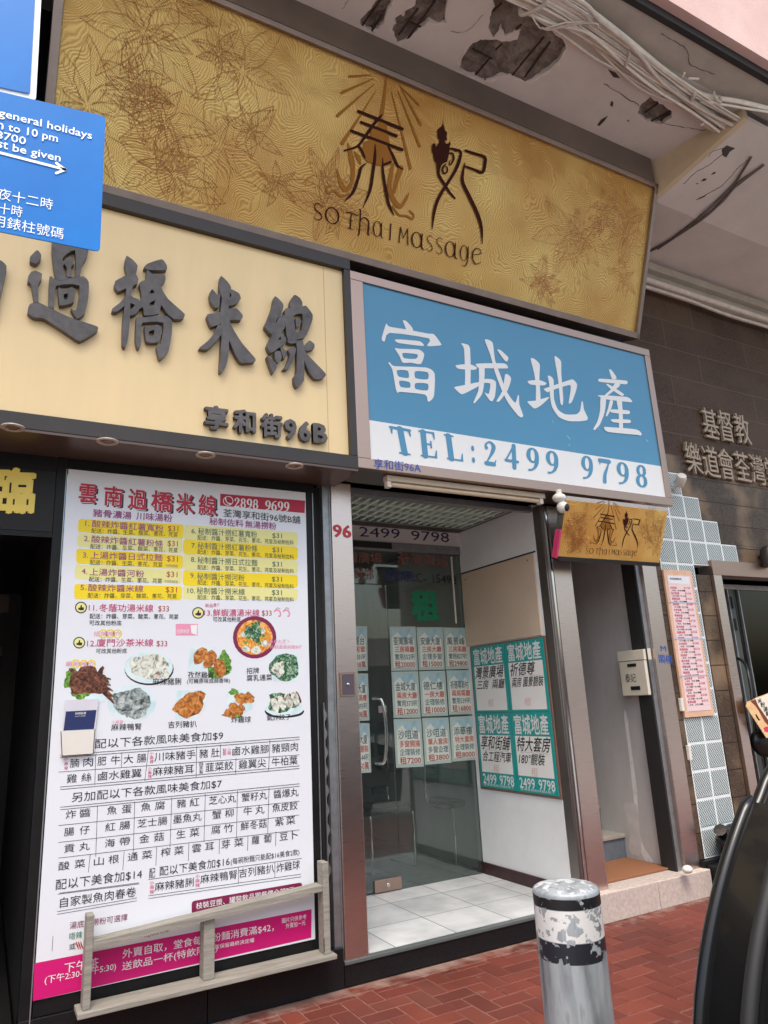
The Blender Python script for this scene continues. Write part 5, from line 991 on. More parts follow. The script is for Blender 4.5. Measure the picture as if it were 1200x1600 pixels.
b = MB(); b.box(3.50, 3.515, GY-.012, GY-.0065, 2.1, 2.68); b.build('wire_duct', 'white_plastic', ag)
dr = thing('glass_door', 'frameless glass door with curved chrome pull handle and steel patch fitting', 'door', (2.4, GY, FZ))
b = MB(); b.box(1.91, XG, GY-.006, GY+.006, FZ+.012, ztr-.004); b.build('door_glass', 'glass', dr)
PD = PY(GY-.0065)
z5 = Z(540, 1180, 5.0); b = MB(); q = [PD.at(*z5(*p)) for p in ((222, 1004), (388, 976), (390, 1052), (228, 1082))]; b.box(q[0][0], XG, GY-.018, GY+.018, FZ+.008, FZ+.092); pf = b.build('patch_fitting', 'steel_h', dr, bevel=.003)
c = PD.at(*z5(328, 1024)); b = MB(); b.lathe([(.014, 0), (.014, .006), (.008, .01), (0, .01)], (c[0], GY-.0185, FZ+.05), (0, -1, 0), 16); b.build('lock', 'chrome', pf, smooth=True)
b = MB(); h0, h1 = PD.at(582, 1092), PD.at(584, 1193); b.tube([(h0[0], GY-.007, h0[2]), (h0[0]+.02, GY-.05, h0[2]), (h0[0]+.05, GY-.075, h0[2]-.03), (h0[0]+.065, GY-.085, (h0[2]+h1[2])/2), (h0[0]+.05, GY-.075, h1[2]+.03), (h0[0]+.02, GY-.05, h1[2]), (h0[0], GY-.007, h1[2])], .013, 10); b.build('pull_handle', 'chrome', dr, smooth=True)
b = MB(); q = [PD.at(*zk(*p)) for p in ((745, 510), (822, 505), (825, 572), (748, 578))]; b.slab(q, (0, -.0012, 0)); b.build('sticker', flat('sticker', (176, 164, 160)), dr)
# writing on the transom and the big character
zt5 = Z(540, 740, 3.75); m = MB(); rows(m, zt5, [('荃灣廣場', -70, 478, 212, 500, 74), ('荃灣廣場', 300, 490, 600, 522, 74)], PY(GY-.0065), off=.001, bold=.01); rows(m, zt5, [('新邨', 50, 582, 165, 592, 70)], PY(GY-.0065), off=.001, bold=.01); m.build('transom_lettering', flat('faded_red_ink', (140, 96, 88)), ag)
m = MB(); rows(m, zt5, [('營業牌照:', 228, 594, 405, 604, 66)], PY(GY-.0065), off=.0012, bold=.02); m.build('licence_lettering', 'ink_navy', ag)
m = MB(); rows(m, zt5, [('C-', 415, 606, 468, 608, 74), ('15498', 510, 610, 648, 622, 74)], PY(GY-.0065), off=.0012, bold=-.008); m.build('licence_number', 'ink_black', ag)
m = MB(); row(m, '租', (642, 946), (686, 946), 50, PY(GY-.0065), .0012, .05); m.build('rent_character', 'ink_dgreen', ag)
# rental cards on the glass
MAT['card_edge'] = flat('card_edge', (186, 202, 190), .45); MAT['card'] = mat('card_print', lin((226, 232, 214)), .4, col2=lin((232, 236, 222)), vs=3)
MAT['card_sky'] = mat('card_sky', lin((150, 192, 200)), .45, col2=lin((196, 216, 214)), vs=14)
z8 = Z(590, 960, 6.4); PC = PY(GY-.0085)
CARD = [((118,122),(380,122),(405,560),(138,565), ('荃灣廣場', '三房兩廳', '實用552呎', '租20000'), 'at 20000'), ((388,128),(652,128),(672,552),(414,556), ('安康大廈', '三房大廳', '企理多窗', '租15000'), 'at 15000'), ((656,130),(890,134),(925,545),(682,550), ('萬景峰', '三房兩廳', '實用827呎', '租29800'), 'at 29800'),
 ((138,572),(405,568),(432,1032),(160,1036), ('金城大廈', '兩房大廳', '實用373呎', '租12000'), 'at 12000'), ((415,568),(675,562),(705,1012),(442,1022), ('德仁樓', '一房大廳', '企理裝修', '租10000'), 'at 10000'), ((688,560),(932,556),(962,996),(716,1004), ('祈德尊新村', '兩房兩廳', '實用539呎', '租16800'), 'at 16800'),
 ((160,1048),(435,1040),(465,1522),(186,1534), ('沙咀道', '多窗開揚', '企理裝修', '租7200'), 'at 7200'), ((446,1036),(708,1030),(742,1482),(474,1504), ('沙咀道', '單人套房', '多窗企理', '租3800'), 'at 3800'), ((720,1026),(965,1012),(1000,1452),(746,1472), ('添華樓', '特大套房', '企理裝修', '租8000'), 'at 8000')]
def card(q, z, lines, label, cols=('dteal', 'redo', 'dteal', 'prc'), vis=None):
    P = [np.array(PC.at(*z(*p))) for p in q]; c = sum(P)/4
    t = thing('rental_card', label, 'card', tuple((P[2]+P[3])/2), 'rental cards on the agency glass'); m = MB(); m.slab(P, (0, .003, 0)); m.build('card_backing', 'card_edge', t)
    f = lambda u, v, o=0: (P[0]*(1-u)+P[1]*u)*(1-v)+(P[3]*(1-u)+P[2]*u)*v+np.array([0, -o, 0])
    m = MB(); m.quad(f(.08, .05, .0008), f(.92, .05, .0008), f(.92, .93, .0008), f(.08, .93, .0008)); m.build('card_face', 'card', t)
    m = MB(); m.add([f(*p, .0012) for p in ((.08, .05), (.92, .05), (.92, .3), (.8, .22), (.72, .16), (.62, .26), (.5, .3), (.3, .12), (.08, .24))], [tuple(range(9))]); m.build('card_picture', 'card_sky', t)
    for k, (s, v0, hh, x0, x1) in enumerate(zip(lines, (.33, .52, .69, .86), (.20, .15, .15, .16), (.12, .16, .15, .14), (.86, .9, .9, .9))):
        if not s: continue
        m = MB(); v, g = glyphs(s, .012 if k in (1, 3) else .004); A_, B_ = f(x0, v0, .0016), f(x1, v0, .0016); wr(m, v, g, A_, B_, np.array([0, 0, 1.0]), hh*np.linalg.norm(P[0]-P[3])); m.build('lettering', 'ink_'+cols[k], t)
for q in CARD: card(q[:4], z8, q[4], 'pale green framed rental card priced '+q[5]+' on the glass front')
LEFT = [([(430,-256),(638,-256),(644,172),(440,180)], ('雅麗台', '四房套', '實用831呎', '售538萬'), 'topmost'), ([(440,198),(646,198),(660,650),(452,662)], ('南豐大廈', '兩房高樓', '實用493呎', '售408萬'), 'middle'), ([(456,676),(660,676),(678,1150),(468,1165)], ('荃灣大廈', '三房靚裝', '實用544呎', '售450萬'), 'lowest')]
for q, l_, w in LEFT: card(q, zk, l_, w+' of three narrow cards half hidden by the pillar on the glass door')
# hand written notices on the side wall
ZB0, ZB1 = .785, 1.885; YB0, YB1 = .115, 1.03
nb = thing('notice_board', 'brown framed board holding four green notices on the agency side wall', 'notice board', (3.59, .57, ZB0))
b = MB(); b.box(3.588, 3.5999, YB0-.02, YB1+.02, ZB0-.02, ZB1+.012); b.build('board', flat('board_frame', (120, 96, 84), .5), nb, bevel=.002)
PN = PX(3.585); MAT['notice_green'] = flat('notice_green', (24, 160, 154), .35); MAT['notice_paper'] = mat('notice_paper', lin((240, 238, 233)), .4, var=.03, vs=5); MAT['marker'] = flat('marker_black', (28, 28, 32)); MAT['faint_pink'] = flat('faint_pink', (226, 190, 176))
NOT = [('灣景廣場', '三房  兩廳', 0, 0, 'upper notice for a three room flat nearest the glass'), ('祈德尊', '兩房 園景靚裝', 1, 0, 'upper notice nearest the street with a tall marker heading'), ('享和街舖', '合工程汽車', 0, 1, 'lower notice for a street shop nearest the glass'), ('特大套房', '180°靚裝', 1, 1, 'lower notice with 180 degree view nearest the street')]
ym, zm = (YB0+YB1)/2, ZB0+(ZB1-ZB0)*.52
for h1_, h2_, cx, cy, lab in NOT:
    ya, yb2 = (YB1, ym+.003) if cx == 0 else (ym-.003, YB0); za, zb_ = (ZB1, zm+.002) if cy == 0 else (zm-.002, ZB0)
    t = thing('agency_notice', 'green and white '+lab, 'notice', (3.585, (ya+yb2)/2, zb_), 'green agency notices on the side wall')
    g = lambda u, v, o=0: np.array([3.585-o, ya+(yb2-ya)*u, za+(zb_-za)*v])
    b = MB(); b.obox(g(0, 1), (.003, 0, 0), (0, yb2-ya, 0), (0, 0, za-zb_)); b.build('notice_sheet', 'notice_green', t)
    b = MB(); b.add([g(*p, .0008) for p in ((.06, .30), (.94, .30), (.94, .80 if cy else .97), (.06, .80 if cy else .97))], [(0, 1, 2, 3)]); b.build('white_field', 'notice_paper', t)
    H_ = za-zb_
    def nt_(s, u0, u1, v0, hh, m_, bold=.0, shear=0):
        m = MB(); v, f = glyphs(s, bold); wr(m, v, f, g(u0, v0, .0016), g(u1, v0, .0016), np.array([0, 0, 1.0]), hh*H_, None, 0, shear); m.build('lettering', m_, t)
    nt_('富城地產', .07, .93, .155, .27, 'white_acrylic', .016)
    nt_(h1_, .10, .92 if cx == 0 or cy == 1 else .74, .40, .2, 'marker', .010, .3); nt_(h2_, .12, .92 if cx == 0 or cy == 0 else .76, .585, .15, 'marker', .010, .3); nt_('租', .4, .56, .74 if cy else .86, .12, 'faint_pink', 0, .2)
    m = MB(); m.ribbon([(u, .505+.006*math.sin(u*40), .004) for u in np.linspace(.15, .85, 12)], lambda u, v: g(u, v, .0014)); m.build('marker_line', flat('pale_line', (190, 176, 172)), t)
    if cy: nt_('2499', .07, .46, .88, .18, 'white_acrylic', .016); nt_('9798', .55, .94, .88, .18, 'white_acrylic', .016); nt_('荃灣享和街96號A地下', .08, .92, .965, .035, 'white_acrylic')
# office furniture seen through the glass
ct = thing('office_table', 'black table with a dark blue board behind the agency glass', 'table', (3.75, 2.1, FZ))
b = MB(); b.box(3.0, 4.5, 2.3, 2.75, FZ+.70, FZ+.75); b.build('tabletop', 'black_plastic', ct, bevel=.004)
for x in (3.06, 4.44):
    for y in (2.36, 2.7): b = MB(); b.cyl((x, y, FZ), (x, y, FZ+.70), .015, seg=8); b.build('leg', 'chrome', ct, smooth=True)
b = MB(); b.box(3.5, 4.4, 2.78, 2.8, FZ+.45, FZ+1.15); b.build('blue_board', flat('blue_board', (30, 62, 92)), ct)
def chair(x, y, lab):
    t = thing('office_chair', lab, 'chair', (x, y, FZ), 'tubular chairs inside the agency'); S = .2
    for s in (-1, 1):
        b = MB(); xx = x+s*S; b.tube([(xx, y+.2, FZ+.86), (xx, y+.2, FZ+.46), (xx, y-.16, FZ+.45), (xx, y-.2, FZ+.42), (xx, y-.2, FZ+.06), (xx, y-.16, FZ+.012), (xx, y+.22, FZ+.012)], .0115, 8); b.build('leg', 'chrome', t, smooth=True)
    b = MB(); b.box(x-S, x+S, y-.22, y+.19, FZ+.455, FZ+.51); b.build('seat', 'black_plastic', t, bevel=.02); b = MB(); b.box(x-S, x+S, y+.19, y+.225, FZ+.62, FZ+.9); b.build('backrest', 'black_plastic', t, bevel=.012)
chair(3.05, 1.78, 'black tubular chair beside the office table nearest the door'); chair(3.75, 1.62, 'black tubular chair by the stair flank inside the office')
# ================================================================== STAIR ENTRANCE
se = thing('stair_entrance', 'narrow grey plastered stair entrance with pink stone threshold beside the agency', 'entrance', (4.2, 0, 0))
MAT['threshold'] = mat('pinkish_granite', lin((176, 162, 152)), .6, col2=lin((206, 192, 182)), vs=40, bump=.1, bs=60)
MAT['stair_wall'] = mat('grey_plaster', lin((180, 177, 173)), .8, col2=lin((214, 211, 207)), vs=2.0, bump=.15, bs=14, stretch=(1, 1, .4))
b = MB(); b.box(3.69, 4.235, -.07, .3, .0, ST); b.box(4.239, 4.79, -.07, .3, .0, ST-.001); b.build('threshold', 'threshold', se, bevel=.006)
b = MB(); b.box(3.68, 4.6, .3005, .56, .0, ST); b.build('landing', flat('landing', (120, 112, 108), .7), se)
b = MB(); b.box(4.6, 4.66, .161, 3.4, 0, 3.2); b.build('side_wall', 'stair_wall', se)
b = MB(); b.box(3.67, 3.72, .161, 3.4, 0, 3.2); b.box(3.7, 4.6, 3.3, 3.4, 0, 3.2); b.build('back_wall', 'stair_wall', se)
for i in range(12):
    b = MB(); y = .55+i*.24; b.box(3.721, 4.598, y, y+.2395, ST if i == 0 else ST+.19*(i), ST+.19*(i+1)-.03); s_ = b.build('step', flat('step_blue_grey', (106, 116, 126), .6, var=.12, vs=20), se)
    b = MB(); b.box(3.721, 4.599, y-.015, y+.24, ST+.19*(i+1)-.0295, ST+.19*(i+1)); b.build('tread', flat('tread', (168, 162, 152), .6, var=.12), s_, bevel=.004)
# pale filler repairs on the plaster
b = MB(); PSW = PX(4.5985); zsw = Z(860, 1200, 4.2857)
def patch(L, z, pl, mb, k=0.0):
    mb.poly([smooth_loop([z(*p) for p in L], 3, .3)], lambda x, y: pl.at(x, y, k))
zs8 = Z(800, 1000, 2.667)
patch([(470,290),(482,330),(500,470),(520,620),(528,760),(540,840),(560,880),(590,925),(560,925),(540,890),(536,860),(524,780),(505,650),(488,480),(468,330)], zs8, PSW, b)
b.build('filler_patch', mat('filler', lin((232, 229, 224)), .85, var=.12, vs=20), se)
b = MB(); patch([(490,240),(530,228),(575,250),(590,340),(600,430),(610,540),(590,590),(540,575),(525,520),(535,440),(520,350),(500,290)], zsw, PSW, b, .0006); b.build('filler_patch', mat('filler_grey', lin((212, 208, 203)), .85, var=.1, vs=12), se)
mt = MB(); mt.box(3.73, 4.585, .10, .545, ST+.001, ST+.016); d = mt.build('door_mat', mat('coir', lin((128, 82, 54)), .95, col2=lin((162, 110, 74)), vs=120, bump=.5, bs=200), None, base=(4.15, .3, ST), bevel=.004); tag(d, 'orange brown coir mat on the stair threshold', 'mat')
mb_ = thing('letter_box', 'cream metal letter box with two slots on the grey stair wall', 'letter box', (4.56, .15, 1.43))
bx0, by0, by1, bz0, bz1 = 4.515, .03, .295, 1.432, 1.79
b = MB(); b.box(bx0, 4.5995, by0, by1, bz0, bz1-.09); b.build('case', flat('letterbox', (222, 214, 194), .4), mb_, bevel=.006)
b = MB(); b.slab([(4.5995, by0-0.002, bz1), (4.5995, by0-0.002, bz1-.087), (bx0-.003, by0-0.002, bz1-.087), (bx0+.002, by0-0.002, bz1-.008)], (0, by1-by0+.004, 0)); b.build('lid', 'ml' if False else MAT['letterbox'], mb_, bevel=.004)
PMB = PX(bx0)
for (y0, y1, z0, z1, nm) in ((.115, .205, 1.655, 1.68, 'slot'), (.105, .2, 1.475, 1.505, 'name_plate')):
    b = MB(); b.box(bx0-.004, bx0, y0, y1, z0, z1); b.build(nm, 'black_plastic', mb_, bevel=.002)
zm8 = Z(800, 1000, 2.667)
m = MB(); rows(m, zm8, [('泰妃', 472, 160, 516, 157, 40)], PMB, off=.001); m.build('lettering', 'marker', mb_)
# ------------------------------------------------------------------ small gold banner over the stair entrance
q0, q1 = PY(-.20), PY(-.36)
bl, br, tl, tr = q0.at(871, 868), q0.at(1031, 880), q1.at(886, 782), q1.at(1042, 798)
sb = thing('small_massage_sign', 'small gold lightbox banner with the same brown logo over the stair door', 'sign', tuple((bl+br)/2))
uu = (tl+tr)/2-(bl+br)/2; rr = ((br-bl)+(tr-tl))/2; nn = np.cross(rr, uu); nn /= np.linalg.norm(nn)
if nn[1] > 0: nn = -nn
org = (bl+br)/2-rr/2; SB = Plane(org, nn, uu)
b = MB(); b.obox(org-nn*.07+uu*-.03, rr, uu*1.1, nn*.066); b.build('box', 'chrome', sb)
b = MB(); b.obox(org-nn*.004, rr, uu, nn*.004); b.build('panel', 'gold_small', sb)
b = MB(); b.obox(org-uu*.075-nn*.07, rr, uu*.07, nn*.078); b.build('bottom_rail', 'dark', sb)
b = MB(); b.obox(org-rr*.016-nn*.05-uu*.04, rr*.015, uu*.5, nn*.05); b.build('pink_end', flat('pink_end', (226, 70, 120), .4), sb)
zsb = Z(860, 760, 6.0)
# same logo, mapped from the big sign's picture frame onto the banner's own
def maplogo(px, py, o):
    # affine: big sign logo anchors -> small banner anchors
    src = ((562, 180), (716, 352), (524, 340)); dst = [zsb(525, 265), zsb(700, 575) if False else zsb(672, 575), zsb(425, 550)]
    a = np.array([[s[0], s[1], 1] for s in LSRC]); return SB.at(*(np.array([px, py, 1]) @ LAFF), o*.5+.0008)
F_ = Z(500, 90, 6.155); G_ = Z(660, 160, 6.157); H_ = Z(480, 80, 3.75)
LSRC = [F_(370,515), F_(790,685), F_(240,1378), F_(712,1515), G_(95,1220), G_(576,1360), G_(605,530), G_(200,200), H_(36,980), H_(1026,1255)]
LDST = [zsb(478,262), zsb(592,287), zsb(425,550), zsb(560,556), zsb(672,575), zsb(824,583), zsb(838,300), zsb(712,240), zsb(330,622), zsb(812,660)]
LAFF = np.linalg.lstsq(np.array([[p[0], p[1], 1] for p in LSRC]), np.array(LDST), rcond=None)[0]
logo(sb, maplogo, ('logo', 'sunray'))
b = MB(); ru, hu = np.linalg.norm(rr), np.linalg.norm(uu)
sbf = lambda u, v, o=0: SB.uv(u+ru, v, o*.5+.0004)
leaves(b, (-ru*.98, -ru*.72, .05, hu*.85), 9, sbf, .0016, ru, hu, .3); leaves(b, (-ru*.26, -ru*.03, .05, hu*.85), 8, sbf, .0014, ru, hu, .3); b.build('leaf_print', 'leafline', sb)
# ------------------------------------------------------------------ cameras
def camera(name, lab, px, py, Y, r):
    c = PY(Y).at(px, py); t = thing(name, lab, 'camera', tuple(c)); return c, t
c, t = camera('security_camera', 'small white twin ball security camera hanging under the blue sign', 879, 790, -.43, .03)
b = MB(); b.ball((c[0], c[1], c[2]-.012), .042, 20, 12); hd = b.build('camera_head', 'white_plastic', t, smooth=True)
b = MB(); b.ball((c[0]-.012, c[1]+.01, c[2]+.056), (.05, .045, .034), 18, 10); b.cyl((c[0]-.012, c[1]+.01, c[2]+.05), (c[0]-.012, c[1]+.01, c[2]+.115), .02, seg=12); b.build('mount', 'white_plastic', t, smooth=True)
dv = np.array([.25, -.93, -.25]); dv /= np.linalg.norm(dv); o_ = np.array([c[0], c[1], c[2]-.012])
b = MB(); b.lathe([(.028, .033), (.024, .040), (.014, .0445), (0, .046)], o_, dv, 18); f_ = b.build('face_plate', 'black_plastic', hd, smooth=True); 
p = onY(1056, 752, -.06); t2 = thing('wall_camera', 'white bullet camera on the granite wall by the blue sign corner', 'camera', tuple(p))
b = MB(); b.lathe([(.036, -.06), (.045, -.05), (.045, .02), (.036, .045), (0, .05)], (p[0], p[1]-.05, p[2]), (-.3, -.6, .45), 18); b.build('camera_head', 'white_plastic', t2, smooth=True)
b = MB(); b.cyl((p[0]+.01, p[1]-.04, p[2]-.01), (p[0]+.03, .003, p[2]-.06), .012, seg=10); b.build('mount', 'white_plastic', t2, smooth=True)
p = onY(1197, 868, -.08); t3 = thing('wall_lamp', 'dark hooded lamp above the church doorway', 'lamp', tuple(p)); b = MB(); b.lathe([(.03, .09), (.06, .06), (.075, -.02), (.06, -.1), (0, -.11)], (p[0]+.03, p[1], p[2]), (0, 0, 1), 18); b.build('lamp_hood', 'bronze', t3, smooth=True)
b = MB(); b.cyl((p[0]+.03, p[1], p[2]), (p[0]+.03, .006, p[2]), .02, seg=10); b.build('bracket', 'bronze', t3, smooth=True)
# ------------------------------------------------------------------ pink menu strip over the glass blocks
zpm = Z(1000, 850, 5.333)
fm = thing('massage_price_list', 'tall narrow pink price list in a pale wooden frame over the glass blocks', 'notice', tuple(onY(1093, 1118, -.02)))
PF = PY(-.016); q = [PF.at(*zpm(*p)) for p in ((192, 212), (428, 225), (622, 1428), (380, 1448))]
x0, x1 = (q[0][0]+q[3][0])/2, (q[1][0]+q[2][0])/2; z0, z1 = (q[2][2]+q[3][2])/2, (q[0][2]+q[1][2])/2
b = MB(); b.box(x0, x1, -.016, .003, z0, z1); b.build('frame', flat('pale_wood', (222, 180, 150), .5, var=.1), fm, bevel=.002)
b = MB(); b.box(x0+.03, x1-.03, -.0185, -.016, z0+.045, z1-.045); b.build('sheet', flat('pink_sheet', (236, 208, 206), .4), fm)
b = MB(); b.box(x0+.04, x1-.05, -.0192, -.0188, z1-.115, z1-.052); b.build('heading', 'paper', fm)
PF2 = PY(-.0185); H = z1-z0
m1_, m2_, m3_ = MB(), MB(), MB(); names = ['足底按摩', '泰式按摩', '香薰油壓', '頭肩頸', '全身推拿', '草藥熱敷']
for i in range(21):
    zz_ = z1-.15-i*(H-.22)/21
    for mb2, s, u0, u1, dz, h in ((m1_, names[i % 6], .14, .42 if i % 3 else .36, 0, .021), (m1_, '$%d' % (198+30*(i % 7)), .62, .84, .003, .021), (m2_, '60 分鐘 / 90 分鐘' if i % 2 else '45 分鐘', .18, .66, -.021, .014)):
        v, f = glyphs(s, .01); wr(mb2, v, f, np.array([x0+(x1-x0)*u0, -.0195, zz_+dz]), np.array([x0+(x1-x0)*u1, -.0195, zz_+dz]), np.array([0, 0, 1.0]), h)
    m3_.box(x0+.04, x1-.04, -.0190, -.0186, zz_-.031, zz_-.0295)
v, f = glyphs('泰式按摩價目表', .01); wr(m2_, v, f, np.array([x0+.06, -.0197, z1-.075]), np.array([x0+.2, -.0197, z1-.075]), np.array([0, 0, 1.0]), .02)
m1_.build('price_lettering', flat('price_pink', (206, 76, 110)), fm); m2_.build('lettering', 'ink_black', fm); m3_.build('rule', flat('pale_rule', (180, 190, 214)), fm)
for k in (.27, .52, .77): b = MB(); b.box(x0-.006, x1+.006, -.0215, -.0205, z0+H*k-.003, z0+H*k+.003); b.build('strap', 'pale_rule', fm)
for (px, py, w, h) in ((1064, 1101, .03, .10), (1076, 1176, .03, .11)):
    p = onY(px, py, -.012); b = MB(); b.box(p[0]-.014, p[0]+.014, -.03, -.002, p[2]-h/2, p[2]+h/2); b.build('door_bell', 'white_plastic', None, base=tuple(p), bevel=.004); o = COL.objects[-1]
    tag(o, 'white wall switch on the granite edge '+('level with the pink list' if py < 1150 else 'just below the pink list'), 'switch')
# ------------------------------------------------------------------ church doorway at the right
ch = thing('church_doorway', 'steel framed glass doorway to a dim lobby at the right edge', 'doorway', (6.4, 0, 0))
b = MB(); b.box(DX0, 5.545, -.03, .12, .0, DZ-.131); b.box(7.3, 7.4, -.03, .12, 0, DZ-.131); b.build('jamb', 'steel', ch, bevel=.003)
b = MB(); b.box(DX0, 7.4, -.03, .12, DZ-.13, DZ); b.build('lintel', 'steel_h', ch, bevel=.003)
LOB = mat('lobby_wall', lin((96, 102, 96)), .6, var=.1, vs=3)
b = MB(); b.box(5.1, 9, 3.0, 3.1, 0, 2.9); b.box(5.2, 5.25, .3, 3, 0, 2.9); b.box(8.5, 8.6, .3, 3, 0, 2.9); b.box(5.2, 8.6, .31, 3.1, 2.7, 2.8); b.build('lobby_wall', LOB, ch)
b = MB(); b.box(5.2, 8.6, .13, 3.1, -.03, .05); b.build('lobby_floor', 'office_floor', ch)
b = MB(); b.box(5.9, 8.4, 1.0, 1.1, 2.35, 2.42); b.box(7.0, 7.1, 2.9, 2.99, .05, 2.4); b.build('lobby_beam', 'strip_grey', ch)
gd = thing('glass_leaf', 'glass door leaf with slim aluminium stiles standing ajar in the steel doorway', 'door', (5.9, .25, .05))
b = MB(); b.box(5.60, 5.612, .3, .34, .05, 2.38); b.build('stile', 'alu', gd)
pa, pb = onY(1125, 930, .25), onY(1180, 1190, .25)
for px_ in (1134, 1151):
    p = onY(px_, 930, .25); b = MB(); b.box(p[0], p[0]+.014, .23, .27, .05, 2.33); b.build('stile', 'alu', gd)
p = onY(1134, 930, .25); b = MB(); b.box(p[0]+.0145, p[0]+.085, .235, .265, .05, 2.33); b.build('door_frame', flat('door_grey', (66, 70, 66), .4), gd)
b = MB(); b.box(5.545, p[0]-.001, .25, .256, .05, 2.33); b.box(p[0]+.115, 7.3, .25, .256, .05, 2.33); b.build('pane', 'glass_dark', gd)
b = MB(); b.box(5.545, 7.3, .23, .27, 2.3305, 2.375); b.build('head', 'alu', gd)
for z0 in (1.95, 2.15): b = MB(); b.cyl((p[0]+.03, .22, z0), (p[0]+.03, .22, z0+.11), .009, seg=8); b.build('hinge', 'black_plastic', gd, smooth=True)
# printed carrier and dark bag hanging on the glass leaf
zk2 = Z(1120, 1050, 10.663); PB = PY(-.10)
pk = thing('printed_carrier', 'tilted cream and red printed food carrier with a cut out handle at the right edge', 'carrier', tuple(PB.at(1185, 1145)))
K = [(490,575),(520,490),(600,470),(650,430),(900,340),(1300,700),(1180,1010),(830,1100),(790,1040)]
hole_ = [(640,705),(665,705),(700,765),(730,800),(715,820),(690,800),(655,750)]
b = MB(); b.poly([[zk2(*p) for p in K], [zk2(*p) for p in hole_]], lambda x, y: PB.at(x, y), (0, .006, 0)); b.build('card_body', mat('carrier_print', lin((226, 168, 112)), .4, col2=lin((240, 212, 160)), vs=14), pk)
def kp(m_, L, o): b = MB(); b.poly([[zk2(*p) for p in L]], lambda x, y: PB.at(x, y, o)); b.build('printed_panel', m_, pk)
kp(flat('carrier_brown', (120, 56, 34)), [(560,485),(640,455),(700,540),(740,620),(800,720),(900,860),(900,940),(800,830),(700,650),(640,560)], .0008)
kp(flat('carrier_cream', (238, 228, 208)), [(640,440),(720,420),(900,345),(1290,700),(1180,960),(900,860),(780,690),(690,560)], .0014); kp(flat('carrier_pink', (214, 60, 90)), [(780,930),(840,900),(900,960),(880,1010),(800,990)], .0018)
m = MB()
for t_, x, y in (('米', 715, 480), ('粉', 765, 545), ('湯', 810, 620), ('鮮', 850, 690)): row(m, t_, zk2(x-36, y+10), zk2(x+36, y-10), 7.5, PB, .002, .02)
m.build('lettering', 'marker', pk)
db = thing('dark_bag', 'rounded black shoulder bag hanging behind the printed carrier', 'bag', tuple(onY(1192, 1172, 0)))
c = onY(1193, 1160, .0); b = MB(); b.ball((c[0]+.02, .02, c[2]), (.13, .07, .12), 24, 14)
for i, v in enumerate(b.v): k = 1+.12*mnoise.noise(Vector(v)*9); b.v[i] = tuple(np.array([c[0]+.02, .02, c[2]])+(np.array(v)-np.array([c[0]+.02, .02, c[2]]))*k)
b.build('bag_body', 'black_plastic', db, smooth=True); b = MB(); b.tube([(c[0]-.06, .02, c[2]+.08), (c[0], .03, c[2]+.42), (c[0]+.08, .1, c[2]+.65), (c[0]+.1, .23, c[2]+.72)], .012, 8); b.build('strap', 'black_plastic', db, smooth=True)
# refuse bag on the ledge
c = onY(1138, 1305, -.06); rb = MB(); rb.ball((0, 0, 0), (.2, .12, .13), 44, 26)
out = []
for v in rb.v:
    d = Vector(v); s_ = 1+.16*mnoise.noise(d*7)+.12*abs(mnoise.noise(d*16))+.05*mnoise.noise(d*42); out.append((v[0]*s_, v[1]*s_, max(v[2]*s_, -.095)))
rb.v = [(c[0]+.08+v[0], -.03+v[1]-.06, .32+v[2]) for v in out]
rb.cyl((c[0]-.09, -.1, .37), (c[0]-.16, -.12, .44), .03, .05, 9)
tag(rb.build('refuse_bag', mat('bin_liner', (.008, .008, .009), .22, var=.2, bump=.5, bs=16), None, base=(c[0]+.08, -.1, .225), smooth=True), 'crumpled shiny black refuse bag on the ledge by the glass blocks', 'bag')
b = MB(); b.box(4.8, 7.5, -.26, -.032, 0.0, .2); led = b.build('ledge_step', 'black_granite', ch, bevel=.006)
p = onY(1073, 1352, -.12); b = MB(); b.ball((p[0], -.12, .228), (.04, .035, .028), 16, 10)
b.v = [tuple(np.array(v)*1) if True else v for v in b.v]; tag(b.build('paper_cup', 'white_plastic', None, base=(p[0], -.12, .2), smooth=True), 'crushed white paper cup by the foot of the steel pillar', 'litter')
